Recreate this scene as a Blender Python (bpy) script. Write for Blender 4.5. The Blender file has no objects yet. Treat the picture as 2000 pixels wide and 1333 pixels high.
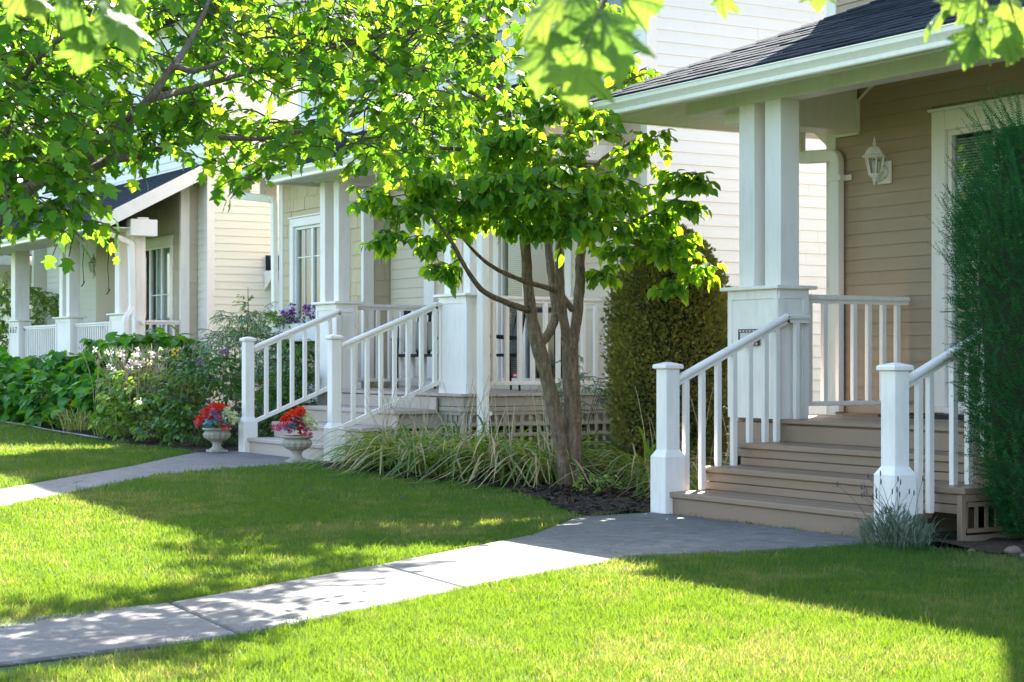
import bpy, math, random
import numpy as np
from mathutils import Vector, Matrix, Euler

# ------------------------------------------------------------------ camera, sky, sun, exposure
scn = bpy.context.scene
col = scn.collection
R = math.radians
random.seed(11)
rng = np.random.default_rng(11)

cam_d = bpy.data.cameras.new("camera")
cam = bpy.data.objects.new("camera", cam_d)
col.objects.link(cam)
cam.location = (0, 0, 1.2)
cam.rotation_euler = (R(90), 0, R(59.1))
cam_d.sensor_width = 36.0
cam_d.lens = 63.36
cam_d.shift_y = 0.01775
cam_d.clip_start = 0.05
cam_d.clip_end = 2000
cam_d.dof.use_dof = True
cam_d.dof.focus_distance = 14.5
cam_d.dof.aperture_fstop = 9.0
scn.camera = cam

SUN_EL, SUN_AZ = 41.0, (-0.70, 0.714)          # the sun stands behind the houses, to the left
world = bpy.data.worlds.new("World")
scn.world = world
world.use_nodes = True
wn = world.node_tree
wn.nodes.clear()
w_out = wn.nodes.new("ShaderNodeOutputWorld")
w_bg = wn.nodes.new("ShaderNodeBackground")
w_sky = wn.nodes.new("ShaderNodeTexSky")
w_sky.sky_type = 'NISHITA'
w_sky.sun_disc = False
w_sky.sun_elevation = R(SUN_EL)
w_sky.sun_rotation = math.atan2(SUN_AZ[0], SUN_AZ[1])
w_sky.air_density = 1.0
w_sky.dust_density = 1.6
w_sky.ozone_density = 1.0
w_bg.inputs[1].default_value = 0.086
wn.links.new(w_sky.outputs[0], w_bg.inputs[0])
wn.links.new(w_bg.outputs[0], w_out.inputs[0])

sun_d = bpy.data.lights.new("sun", 'SUN')
sun_d.energy = 4.2
sun_d.angle = R(0.53)
sun_d.color = (1.0, 0.94, 0.84)
sun = bpy.data.objects.new("sun", sun_d)
col.objects.link(sun)
_c = math.cos(R(SUN_EL))
_n = math.hypot(*SUN_AZ)
sun_dir = Vector((SUN_AZ[0] / _n * _c, SUN_AZ[1] / _n * _c, math.sin(R(SUN_EL))))
sun.rotation_euler = sun_dir.to_track_quat('Z', 'Y').to_euler()
sun.location = (-30, 40, 40)

scn.view_settings.view_transform = 'Standard'
scn.view_settings.look = 'None'
scn.view_settings.gamma = 1.0
scn.view_settings.exposure = 3.1
scn.view_settings.use_curve_mapping = False
scn.cycles.use_denoising = True
scn.cycles.max_bounces = 9
scn.cycles.diffuse_bounces = 5
scn.cycles.glossy_bounces = 4
scn.cycles.transmission_bounces = 6
scn.cycles.transparent_max_bounces = 12
scn.cycles.caustics_reflective = False
scn.cycles.caustics_refractive = False
scn.cycles.sample_clamp_indirect = 8.0

# ------------------------------------------------------------------ helpers
WL = {}                                        # world position of every object made here

def link(o, parent, pos):
    col.objects.link(o)
    pos = Vector(pos)
    if parent is not None:
        o.parent = parent
        o.location = pos - WL[parent.name]
    else:
        o.location = pos
    WL[o.name] = pos
    return o

def tag(o, label=None, cat=None, group=None, kind=None):
    if label: o["label"] = label
    if cat: o["category"] = cat
    if group: o["group"] = group
    if kind: o["kind"] = kind
    return o

def thing(name, pos, label, cat, group=None):
    return tag(link(bpy.data.objects.new(name, None), None, pos), label, cat, group)

def part(me, name, parent, pos, rot=None, scale=None):
    """one more object of a shared mesh"""
    o = bpy.data.objects.new(name, me)
    link(o, parent, pos)
    if rot is not None: o.rotation_euler = rot
    if scale is not None: o.scale = scale
    return o

def finish(me, mat, smooth=False):
    if mat is not None: me.materials.append(mat)
    if smooth: me.polygons.foreach_set("use_smooth", [True] * len(me.polygons))
    me.update()
    return me

def np_mesh(name, V, F, mat, smooth=False, rnd=None):
    """V (n,3), F (m,k) arrays -> mesh; rnd: one float per vertex"""
    V = np.ascontiguousarray(V, dtype=np.float32); F = np.ascontiguousarray(F, dtype=np.int32)
    me = bpy.data.meshes.new(name)
    m, k = F.shape
    me.vertices.add(len(V)); me.vertices.foreach_set("co", V.ravel())
    me.loops.add(m * k); me.loops.foreach_set("vertex_index", F.ravel())
    me.polygons.add(m)
    me.polygons.foreach_set("loop_start", np.arange(0, m * k, k, dtype=np.int32))
    if smooth: me.polygons.foreach_set("use_smooth", np.ones(m, dtype=bool))
    if rnd is not None:
        a = me.attributes.new("rnd", 'FLOAT', 'POINT')
        a.data.foreach_set("value", np.ascontiguousarray(rnd, dtype=np.float32))
    me.update(calc_edges=True)
    if mat is not None: me.materials.append(mat)
    return me

class MB:
    """collects shapes in world coordinates; build() makes ONE object with its origin in their middle"""
    def __init__(s): s.v, s.f = [], []
    def add(s, vs, fs):
        b = len(s.v); s.v += [tuple(p) for p in vs]; s.f += [tuple(b + i for i in f) for f in fs]; return s
    def box(s, x0, x1, y0, y1, z0, z1):
        return s.add([(x0,y0,z0),(x1,y0,z0),(x1,y1,z0),(x0,y1,z0),(x0,y0,z1),(x1,y0,z1),(x1,y1,z1),(x0,y1,z1)],
                     [(0,3,2,1),(4,5,6,7),(0,1,5,4),(1,2,6,5),(2,3,7,6),(3,0,4,7)])
    def cbox(s, x0, x1, y0, y1, z0, z1, c=.004):
        return s.add(*chamfer(((x0+x1)/2,(y0+y1)/2,(z0+z1)/2),(abs(x1-x0)/2,abs(y1-y0)/2,abs(z1-z0)/2),c))
    def obox(s, cen, half, M, c=0.0):
        vs, fs = chamfer((0,0,0), half, c) if c else box_geo(half)
        return s.add([M @ Vector(p) + Vector(cen) for p in vs], fs)
    def prism(s, poly, d):
        """planar polygon (list of 3d points) pushed along vector d"""
        n = len(poly); d = Vector(d); a = [Vector(p) for p in poly]
        nn = Vector((0,0,0))
        for i in range(n): nn += (a[i]-a[0]).cross(a[(i+1)%n]-a[0])
        if nn.dot(d) > 0: a.reverse()
        return s.add(a + [p + d for p in a], [tuple(range(n)), tuple(range(2*n-1, n-1, -1))] +
                     [(i, i+n, (i+1)%n+n, (i+1)%n) for i in range(n)])
    def sqloft(s, cx, cy, levels, c=.006):
        """square posts: levels of (half width, z)"""
        rings = []
        for h, z in levels:
            k = min(c, h*.4)
            rings.append([(cx+x, cy+y, z) for x, y in ((-h,-h+k),(-h+k,-h),(h-k,-h),(h,-h+k),(h,h-k),(h-k,h),(-h+k,h),(-h,h-k))])
        vs = [p for r in rings for p in r]; fs = []
        for i in range(len(rings)-1):
            for j in range(8):
                fs.append((i*8+j, i*8+(j+1)%8, (i+1)*8+(j+1)%8, (i+1)*8+j))
        fs.append(tuple(range(7,-1,-1))); fs.append(tuple(range((len(rings)-1)*8, len(rings)*8)))
        return s.add(vs, fs)
    def lathe(s, cx, cy, prof, n=20, flute=0.0):
        vs, fs = [], []
        for q in prof:
            r, z = q[0], q[1]; fl = q[2] if len(q) > 2 else 0
            for j in range(n):
                a = 2*math.pi*j/n; rr = r*(1 + fl*(1 if j%2 else -1)); vs.append((cx+rr*math.cos(a), cy+rr*math.sin(a), z))
        for i in range(len(prof)-1):
            for j in range(n): fs.append((i*n+j, i*n+(j+1)%n, (i+1)*n+(j+1)%n, (i+1)*n+j))
        fs.append(tuple(range(n-1,-1,-1))); fs.append(tuple(range((len(prof)-1)*n, len(prof)*n)))
        return s.add(vs, fs)
    def tube(s, pts, rad, n=8, cap=True, wob=0.0):
        pts = [Vector(p) for p in pts]; m = len(pts)
        if not hasattr(rad, '__len__'): rad = [rad]*m
        vs, fs = [], []; ref = Vector((.31,.17,.93))
        for i, p in enumerate(pts):
            t = (pts[min(i+1,m-1)] - pts[max(i-1,0)]).normalized()
            if abs(t.dot(ref)) > .95: ref = Vector((1,0,0))
            a = t.cross(ref).normalized(); b = t.cross(a)
            for j in range(n):
                q = 2*math.pi*j/n; r = rad[i]*(1 + wob*random.uniform(-1,1))
                vs.append(p + a*math.cos(q)*r + b*math.sin(q)*r)
        for i in range(m-1):
            for j in range(n): fs.append((i*n+j, (i+1)*n+j, (i+1)*n+(j+1)%n, i*n+(j+1)%n))
        if cap: fs.append(tuple(range(n))); fs.append(tuple(range(m*n-1, (m-1)*n-1, -1)))
        return s.add(vs, fs)
    def build(s, name, mat, parent=None, smooth=False, origin=None):
        vs = np.array(s.v, dtype=float)
        o = np.array(origin, float) if origin is not None else (vs.min(0)+vs.max(0))/2
        me = bpy.data.meshes.new(name)
        me.from_pydata((vs-o).tolist(), [], s.f)
        finish(me, mat, smooth)
        return link(bpy.data.objects.new(name, me), parent, o)

def box_geo(h):
    a, b, c = h
    return ([(-a,-b,-c),(a,-b,-c),(a,b,-c),(-a,b,-c),(-a,-b,c),(a,-b,c),(a,b,c),(-a,b,c)],
            [(0,3,2,1),(4,5,6,7),(0,1,5,4),(1,2,6,5),(2,3,7,6),(3,0,4,7)])

def chamfer(cen, h, c):
    c = min(c, min(h)*.45); idx = {}; vs = []
    for sx in (-1,1):
        for sy in (-1,1):
            for sz in (-1,1):
                for ax in range(3):
                    p = [sx*(h[0]-(0 if ax==0 else c)), sy*(h[1]-(0 if ax==1 else c)), sz*(h[2]-(0 if ax==2 else c))]
                    idx[(sx,sy,sz,ax)] = len(vs); vs.append(tuple(p[i]+cen[i] for i in range(3)))
    fs = []
    S = (-1,1)
    for ax in range(3):
        o = [i for i in range(3) if i != ax]
        for s in S:
            q = []
            for a, b in ((-1,-1),(1,-1),(1,1),(-1,1)):
                k = [0,0,0]; k[ax]=s; k[o[0]]=a; k[o[1]]=b; q.append(idx[(*k,ax)])
            fs.append(q)
        for a in S:
            for b in S:
                k0=[0,0,0]; k0[o[0]]=a; k0[o[1]]=b; k1=list(k0); k0[ax]=-1; k1[ax]=1
                fs.append([idx[(*k0,o[0])],idx[(*k1,o[0])],idx[(*k1,o[1])],idx[(*k0,o[1])]])
    for sx in S:
        for sy in S:
            for sz in S: fs.append([idx[(sx,sy,sz,i)] for i in range(3)])
    C = Vector(cen); out = []
    for f in fs:
        p = [Vector(vs[i]) for i in f]; n = (p[1]-p[0]).cross(p[2]-p[0]); m = sum(p, Vector())/len(p) - C
        out.append(tuple(f) if n.dot(m) > 0 else tuple(reversed(f)))
    return vs, out

def shared(name, vs, fs, mat, smooth=False):
    me = bpy.data.meshes.new(name); me.from_pydata([tuple(v) for v in vs], [], fs)
    return finish(me, mat, smooth)

# ------------------------------------------------------------------ materials
def srgb(r, g, b):
    f = lambda c: (c/255/12.92 if c/255 <= .04045 else ((c/255+.055)/1.055)**2.4)
    return (f(r), f(g), f(b), 1)

class NT:
    def __init__(s, name):
        s.m = bpy.data.materials.new(name); s.m.use_nodes = True; s.t = s.m.node_tree; s.t.nodes.clear()
        s.out = s.n("OutputMaterial"); 
    def n(s, typ, **kw):
        o = s.t.nodes.new("ShaderNode"+typ)
        for k, v in kw.items(): setattr(o, k, v)
        return o
    def l(s, a, b): s.t.links.new(a, b)
    def noise(s, scale, detail=4, rough=.6, vec=None, dist=0.0):
        o = s.n("TexNoise"); o.inputs["Scale"].default_value = scale; o.inputs["Detail"].default_value = detail
        o.inputs["Roughness"].default_value = rough; o.inputs["Distortion"].default_value = dist
        s.l(vec if vec is not None else s.pos(), o.inputs["Vector"]); return o.outputs["Fac"]
    def pos(s):
        if not hasattr(s, "_p"): s._p = s.n("NewGeometry").outputs["Position"]
        return s._p
    def scaled(s, v):
        o = s.n("VectorMath", operation='MULTIPLY'); s.l(s.pos(), o.inputs[0]); o.inputs[1].default_value = v; return o.outputs[0]
    def ramp(s, fac, stops, interp='LINEAR'):
        o = s.n("ValToRGB"); o.color_ramp.interpolation = interp
        e = o.color_ramp.elements
        while len(e) < len(stops): e.new(.5)
        for i, (p, c) in enumerate(stops): e[i].position = p; e[i].color = c if len(c) == 4 else (*c, 1)
        s.l(fac, o.inputs[0]); return o.outputs[0]
    def mix(s, fac, a, b, mode='MIX'):
        o = s.n("MixRGB", blend_type=mode)
        for i, q in ((0,fac),(1,a),(2,b)):
            if isinstance(q, (int,float)): o.inputs[i].default_value = q
            elif isinstance(q, tuple): o.inputs[i].default_value = q if len(q)==4 else (*q,1)
            else: s.l(q, o.inputs[i])
        return o.outputs[0]
    def math(s, op, a, b=None):
        o = s.n("Math", operation=op)
        for i, q in ((0,a),(1,b)):
            if q is None: continue
            if isinstance(q, (int,float)): o.inputs[i].default_value = q
            else: s.l(q, o.inputs[i])
        return o.outputs[0]
    def bump(s, h, strength=.2, dist=.01):
        o = s.n("Bump"); o.inputs["Strength"].default_value = strength; o.inputs["Distance"].default_value = dist
        s.l(h, o.inputs["Height"]); return o.outputs[0]
    def bsdf(s, color, rough=.6, spec=.4, normal=None, metal=0.0):
        o = s.n("BsdfPrincipled")
        if isinstance(color, tuple): o.inputs["Base Color"].default_value = color if len(color)==4 else (*color,1)
        else: s.l(color, o.inputs["Base Color"])
        if isinstance(rough, (int,float)): o.inputs["Roughness"].default_value = rough
        else: s.l(rough, o.inputs["Roughness"])
        o.inputs["Specular IOR Level"].default_value = spec; o.inputs["Metallic"].default_value = metal
        if normal is not None: s.l(normal, o.inputs["Normal"])
        return o
    def done(s, sh): s.l(sh.outputs[0] if hasattr(sh, "outputs") else sh, s.out.inputs[0]); return s.m

def rand_fac(t):
    """0..1, different for every leaf of a joined mesh and for every object"""
    a = t.n("Attribute", attribute_name="rnd").outputs["Fac"]; o = t.n("ObjectInfo").outputs["Random"]
    return t.math('FRACT', t.math('ADD', a, o))

def painted(name, c, rough=.55, dirt=.25, dirtc=(.35,.33,.26), grain=(1,1,1), spec=.35, var=0.0):
    t = NT(name)
    n1 = t.noise(1.7, 5, .65, t.scaled(grain)); n2 = t.noise(38, 3, .6)
    streak = t.noise(6, 4, .7, t.scaled((3,3,.5)))
    f = t.ramp(t.math('MULTIPLY', n1, streak), [(.22,(0,0,0)),(.48,(1,1,1))])
    base = t.mix(t.math('MULTIPLY', f, dirt), c, t.mix(.6, c, dirtc))
    if var:
        r = t.n("ObjectInfo").outputs["Random"]
        base = t.mix(t.math('MULTIPLY', r, var), base, t.mix(1.0, base, (.72,.70,.66), 'MULTIPLY'))
    return t.done(t.bsdf(base, t.ramp(n1, [(.3,(rough-.1,)*3),(.7,(rough+.12,)*3)]), spec, t.bump(n2, .06, .004)))

M = {}
M['white'] = painted('white_paint', (.84,.765,.70,1), .5, .50, (.40,.38,.30))
M['white_old'] = painted('weathered_white_paint', (.80,.74,.67,1), .55, .45, (.30,.30,.22))
M['gutter'] = painted('gutter_enamel', (.88,.80,.68,1), .35, .4, (.38,.40,.28), (.6,6,6))
M['side_bounce'] = painted('bounce_grey_side_wall', (.36,.345,.335,1), .6, .2)  # grey chosen for the light it bounces onto the neighbouring wall
M['taupe'] = painted('taupe_siding_paint', (.40,.292,.200,1), .6, .35, (.2,.17,.13), (.5,3,9), .3, .22)
M['white_siding'] = painted('off_white_siding_paint', (.80,.765,.715,1), .6, .16, (.5,.47,.42), (.5,.5,8), .3, .09)
M['cream_siding'] = painted('cream_siding_paint', (.78,.735,.62,1), .6, .18, (.5,.46,.38), (.5,.5,8), .3, .10)
M['beige_siding'] = painted('beige_siding_paint', (.68,.565,.43,1), .6, .2, (.4,.36,.3), (.5,.5,8), .3, .10)
M['shingle_wall'] = painted('stained_wall_shingle', (.60,.47,.29,1), .7, .3, (.3,.26,.2), (4,4,.6), .25, .32)
M['shingle_grey'] = painted('greige_wall_shingle', (.52,.43,.31,1), .7, .3, (.3,.27,.22), (4,4,.6), .25, .3)
M['tan'] = painted('taupe_deck_paint', (.255,.170,.112,1), .42, .7, (.14,.12,.10), (.7,5,5), .45)
M['tan_light'] = painted('pinkish_deck_paint', (.46,.375,.31,1), .5, .4, (.3,.26,.22), (.7,5,5), .4)
M['tan_skirt'] = painted('taupe_skirt_paint', (.36,.31,.245,1), .55, .4, (.2,.18,.14), (1,1,1), .35)
M['brown'] = painted('dark_brown_metal', (.07,.04,.03,1), .4, .3)
M['black'] = painted('black_metal', (.015,.015,.016,1), .4, .2, (.05,.05,.05))
M['cushion'] = painted('pale_cushion_cloth', (.55,.54,.50,1), .9, .2)
M['red'] = painted('red_sign_enamel', (.55,.03,.03,1), .4, .1)
M['stone_urn'] = painted('cast_stone', (.37,.34,.27,1), .85, .9, (.14,.125,.09))

def m_shingle_roof():
    t = NT('asphalt_shingle')
    n1 = t.noise(3.0, 4, .6); n2 = t.noise(160, 2, .7); r = t.n("ObjectInfo").outputs["Random"]
    tab = t.n("TexWhiteNoise"); t.l(t.scaled((3.1,.01,.01)), tab.inputs["Vector"])
    c = t.ramp(t.math('ADD', t.math('MULTIPLY', r, .55), t.math('MULTIPLY', n1, .45)),
               [(.15,(.009,.014,.020)),(.5,(.019,.027,.037)),(.9,(.038,.048,.062))])
    c = t.mix(t.math('MULTIPLY', n2, .4), c, (.055,.058,.068,1))
    return t.done(t.bsdf(c, 1.0, .04, t.bump(n2, .5, .004)))
M['roof'] = m_shingle_roof()

def m_concrete():
    t = NT('broom_finished_concrete')
    big = t.noise(.9, 5, .6); mid = t.noise(7, 5, .7); fine = t.noise(180, 2, .6); brush = t.noise(5, 3, .6, t.scaled((1.2,26,1)))
    c = t.ramp(big, [(.3,(.062,.059,.054)),(.5,(.105,.101,.094)),(.72,(.165,.157,.145))])
    c = t.mix(t.ramp(mid, [(.42,(0,0,0)),(.66,(.9,.9,.9))]), c, (.055,.052,.047,1))
    c = t.mix(t.math('MULTIPLY', fine, .35), c, (.19,.185,.178,1))
    sc = t.ramp(t.noise(2.3, 3, .5, None, 2.5), [(.485,(0,0,0)),(.5,(.5,.5,.5)),(.515,(0,0,0))])
    c = t.mix(sc, c, (.27,.27,.26,1))
    h = t.math('ADD', t.math('MULTIPLY', fine, .6), brush)
    return t.done(t.bsdf(c, .78, .3, t.bump(h, .25, .004)))
M['concrete'] = m_concrete()

def m_soil(name, stops, scale=30, strength=.8):
    t = NT(name); n = t.noise(scale, 6, .7); v = t.n("TexVoronoi"); v.inputs["Scale"].default_value = scale*1.6
    t.l(t.pos(), v.inputs["Vector"])
    c = t.ramp(t.math('ADD', t.math('MULTIPLY', n, .6), t.math('MULTIPLY', v.outputs["Distance"], .5)), stops)
    return t.done(t.bsdf(c, .9, .2, t.bump(n, strength, .02)))
M['mulch'] = m_soil('dark_bark_mulch', [(.3,(.008,.006,.005)),(.6,(.022,.016,.012)),(.85,(.06,.045,.035))])
M['soil'] = m_soil('brown_garden_soil', [(.3,(.03,.02,.013)),(.6,(.07,.048,.03)),(.9,(.13,.10,.07))])
M['turf_soil'] = m_soil('turf_thatch', [(.3,(.018,.05,.010)),(.6,(.035,.08,.016)),(.9,(.08,.10,.03))], 14)
M['chip'] = m_soil('bark_chip', [(.3,(.012,.009,.007)),(.6,(.035,.026,.02)),(.9,(.11,.09,.075))], 20)
M['rock'] = m_soil('field_stone', [(.3,(.10,.07,.05)),(.6,(.17,.125,.09)),(.9,(.24,.185,.14))], 9, .4)

def m_bark(name, a, b, c, sc=(9,9,1.6)):
    t = NT(name); n = t.noise(4, 6, .7, t.scaled(sc)); f = t.noise(40, 4, .6)
    w = t.noise(1.5, 3, .5)
    k = t.ramp(t.math('ADD', t.math('MULTIPLY', n, .75), t.math('MULTIPLY', f, .25)), [(.3,a),(.5,b),(.72,c)])
    k = t.mix(t.ramp(w, [(.5,(0,0,0)),(.7,(.35,.35,.35))]), k, (.12,.13,.06,1))
    return t.done(t.bsdf(k, .85, .2, t.bump(t.math('ADD', n, t.math('MULTIPLY', f, .3)), 1.0, .035)))
M['bark'] = m_bark('furrowed_bark', (.060,.040,.026), (.20,.138,.088), (.40,.295,.195))
M['bark_maple'] = m_bark('maple_bark', (.08,.055,.045), (.19,.135,.105), (.30,.235,.185))
M['twig'] = m_bark('twig_bark', (.06,.04,.03), (.13,.09,.06), (.2,.15,.10))

def m_leaf(name, cols, trans, tf=.45, rough=.38, spec=.45, noise=5):
    """cols: ramp over the leaf's own random number; trans: transmitted colour ramp"""
    t = NT(name); r = rand_fac(t); n = t.noise(noise, 3, .5)
    f = t.math('ADD', t.math('MULTIPLY', r, .8), t.math('MULTIPLY', n, .2))
    c = t.ramp(f, cols); tr = t.ramp(f, trans)
    vein = t.noise(70, 2, .5)
    p = t.bsdf(c, rough, spec, t.bump(vein, .15, .003))
    q = t.n("BsdfTranslucent"); t.l(tr, q.inputs["Color"])
    mx = t.n("MixShader"); mx.inputs[0].default_value = tf
    t.l(p.outputs[0], mx.inputs[1]); t.l(q.outputs[0], mx.inputs[2])
    return t.done(mx)
M['leaf_maple'] = m_leaf('maple_leaf', [(0,(.028,.105,.018)),(.5,(.058,.175,.021)),(.9,(.105,.22,.024)),(1,(.26,.24,.03))],
                         [(0,(.09,.27,.012)),(.40,(.17,.38,.014)),(.62,(.29,.51,.018)),(.97,(.41,.57,.025))], .54, .48, .22)
M['leaf_round'] = m_leaf('broad_green_leaf', [(0,(.036,.130,.016)),(.5,(.072,.205,.021)),(.93,(.13,.25,.028)),(1,(.36,.31,.04))],
                         [(0,(.16,.38,.012)),(.33,(.25,.48,.014)),(.55,(.41,.65,.015)),(.96,(.56,.70,.02))], .54, .46, .25)
M['leaf_hydrangea'] = m_leaf('hydrangea_leaf', [(0,(.020,.115,.014)),(.5,(.048,.200,.020)),(1,(.12,.30,.028))],
                         [(0,(.08,.28,.01)),(.5,(.16,.44,.012)),(1,(.32,.58,.02))], .36, .42, .22)
M['leaf_dark'] = m_leaf('dark_rose_leaf', [(0,(.022,.082,.022)),(.5,(.048,.150,.028)),(1,(.12,.25,.038))],
                         [(0,(.05,.16,.015)),(.5,(.12,.28,.015)),(1,(.26,.42,.02))], .35, .4, .3)
M['leaf_lime'] = m_leaf('lime_green_leaf', [(0,(.07,.16,.025)),(.5,(.14,.26,.04)),(1,(.26,.36,.05))],
                         [(0,(.16,.36,.02)),(.5,(.32,.52,.03)),(1,(.52,.62,.06))], .42, .4)
M['leaf_variegated'] = m_leaf('variegated_leaf', [(0,(.06,.13,.05)),(.5,(.17,.27,.13)),(1,(.46,.52,.34))],
                         [(0,(.12,.28,.06)),(.5,(.28,.42,.14)),(1,(.5,.58,.3))], .35, .45)
M['conifer'] = m_leaf('arborvitae_spray', [(0,(.10,.115,.022)),(.55,(.20,.205,.04)),(.85,(.28,.235,.06)),(1,(.40,.25,.09))],
                         [(0,(.06,.10,.01)),(.5,(.12,.16,.015)),(1,(.24,.20,.03))], .22, .6, .25)
M['yew'] = m_leaf('yew_needle', [(0,(.012,.080,.028)),(.6,(.030,.145,.042)),(.85,(.070,.23,.04)),(1,(.18,.38,.05))],
                         [(0,(.03,.12,.02)),(.6,(.08,.22,.02)),(1,(.30,.50,.04))], .28, .6, .15)
M['strap'] = m_leaf('strap_leaf', [(0,(.035,.095,.012)),(.5,(.075,.15,.02)),(.52,(.15,.20,.03)),(.60,(.36,.29,.12)),(1,(.56,.45,.26))],
                         [(0,(.14,.34,.015)),(.5,(.28,.46,.02)),(.68,(.4,.5,.04)),(.76,(.5,.38,.12)),(1,(.5,.38,.16))], .38, .45, .4)
M['straw'] = m_leaf('dry_stalk', [(0,(.34,.24,.14)),(.5,(.50,.39,.25)),(1,(.66,.57,.42))],
                         [(0,(.3,.2,.1)),(1,(.5,.4,.25))], .15, .7, .2)
M['silver'] = m_leaf('silvery_lavender', [(0,(.05,.08,.045)),(.5,(.11,.145,.09)),(1,(.22,.25,.18))],
                         [(0,(.12,.18,.1)),(1,(.3,.36,.25))], .25, .7, .2)
def petal(name, a, b, tf=.3):
    return m_leaf(name, [(0,a),(1,b)], [(0,a),(1,b)], tf, .6, .2)
M['p_red'] = petal('scarlet_petal', (.55,.018,.008), (.78,.07,.02))
M['p_pink'] = petal('raspberry_petal', (.50,.05,.13), (.70,.20,.30))
M['p_teal'] = petal('blue_green_leaf', (.03,.20,.24), (.07,.36,.40))
M['p_cream'] = petal('cream_green_petal', (.48,.54,.26), (.72,.74,.46))
M['p_purple'] = petal('purple_petal', (.16,.03,.20), (.36,.10,.38))
M['p_lilac'] = petal('lilac_petal', (.60,.54,.64), (.80,.76,.82))
M['p_orange'] = petal('orange_petal', (.75,.25,.01), (.85,.42,.02))
M['p_yellow'] = petal('yellow_petal', (.80,.55,.03), (.85,.66,.08))
M['p_lavender'] = petal('lavender_bud', (.10,.08,.10), (.20,.17,.20))

def m_grass():
    t = NT('lawn_grass'); r = rand_fac(t)
    big = t.noise(.75, 4, .6); mid = t.noise(3.1, 4, .6)
    f = t.math('ADD', t.math('MULTIPLY', big, .55), t.math('MULTIPLY', mid, .45))
    dry = t.ramp(f, [(.49,(0,0,0)),(.60,(1,1,1))])
    g = t.ramp(r, [(0,(.006,.050,.011)),(.5,(.014,.084,.015)),(1,(.042,.133,.024))])
    d = t.ramp(r, [(0,(.13,.13,.04)),(.5,(.23,.195,.08)),(1,(.33,.275,.15))])
    pick = t.math('LESS_THAN', r, t.math('MULTIPLY', dry, .45))
    c = t.mix(t.math('ADD', t.math('MULTIPLY', pick, .8), t.math('MULTIPLY', dry, .30)), g, d)
    gt = t.mix(t.math('MULTIPLY', pick, .8), (.195,.30,.015,1), (.48,.37,.11,1))
    p = t.bsdf(c, .5, .3)
    q = t.n("BsdfTranslucent"); t.l(gt, q.inputs["Color"])
    mx = t.n("MixShader"); mx.inputs[0].default_value = .42
    t.l(p.outputs[0], mx.inputs[1]); t.l(q.outputs[0], mx.inputs[2])
    return t.done(mx)
M['grass'] = m_grass()

def m_glass():
    t = NT('window_glass'); fr = t.n("Fresnel"); fr.inputs[0].default_value = 1.5
    tr = t.n("BsdfTransparent"); tr.inputs[0].default_value = (.80,.86,.84,1)
    gl = t.n("BsdfGlossy"); gl.inputs["Roughness"].default_value = .015; gl.inputs["Color"].default_value = (.95,1,.98,1)
    f = t.math('MULTIPLY', t.math('MINIMUM', t.math('ADD', fr.outputs[0], .02), 1.0), t.math('SUBTRACT', 1.0, t.n('NewGeometry').outputs['Backfacing']))
    mx = t.n("MixShader"); t.l(f, mx.inputs[0]); t.l(tr.outputs[0], mx.inputs[1]); t.l(gl.outputs[0], mx.inputs[2])
    return t.done(mx)
M['glass'] = m_glass()
M['curtain'] = painted('sheer_curtain', (.55,.58,.54,1), .9, .1)
M['blind'] = painted('grey_blind_vinyl', (.80,.80,.77,1), .5, .1)
M['interior'] = painted('dim_room_wall', (.10,.095,.085,1), .9, .1)

# ------------------------------------------------------------------ ground, walks, beds
def sstep(a, b, x):
    t = np.clip((x-a)/(b-a), 0, 1); return t*t*(3-2*t)
def gz(x, y=0):
    """height of the ground: it rises gently from house to house"""
    return .1*sstep(12.0, 17.0, -np.asarray(x, float)) + .1*sstep(21.0, 28.5, -np.asarray(x, float))

def inpoly(px, py, poly):
    px = np.asarray(px); py = np.asarray(py); c = np.zeros(px.shape, bool); n = len(poly)
    for i in range(n):
        x1, y1 = poly[i]; x2, y2 = poly[(i+1)%n]
        if y1 == y2: continue
        k = ((y1 > py) != (y2 > py)) & (px < (x2-x1)*(py-y1)/(y2-y1)+x1); c ^= k
    return c

def sheet(name, xs, ys, zf, mat, keep=None, smooth=True):
    X, Y = np.meshgrid(xs, ys, indexing='ij'); V = np.stack([X.ravel(), Y.ravel(), zf(X, Y).ravel()], 1)
    nx, ny = len(xs), len(ys); I = np.arange(nx*ny).reshape(nx, ny)
    F = np.stack([I[:-1,:-1], I[1:,:-1], I[1:,1:], I[:-1,1:]], -1)
    if keep is not None:
        cx = (xs[:-1]+xs[1:])/2; cy = (ys[:-1]+ys[1:])/2; CX, CY = np.meshgrid(cx, cy, indexing='ij'); F = F[keep(CX, CY)]
    F = F.reshape(-1, 4); used = np.unique(F); mp = np.full(len(V), -1); mp[used] = np.arange(len(used))
    me = np_mesh(name, V[used], mp[F], mat, smooth)
    return link(bpy.data.objects.new(name, me), None, (0,0,0))

far = np.array([60,120,250,600,1200.])
xs = np.concatenate([-45-far[::-1], np.arange(-45, 14, .5), 14+far]); ys = np.concatenate([-15-far[::-1], np.arange(-15, 26, .5), 26+far])
tag(sheet('ground', xs, ys, lambda X, Y: gz(X, Y)-.006, M['turf_soil']), kind='structure')

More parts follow.
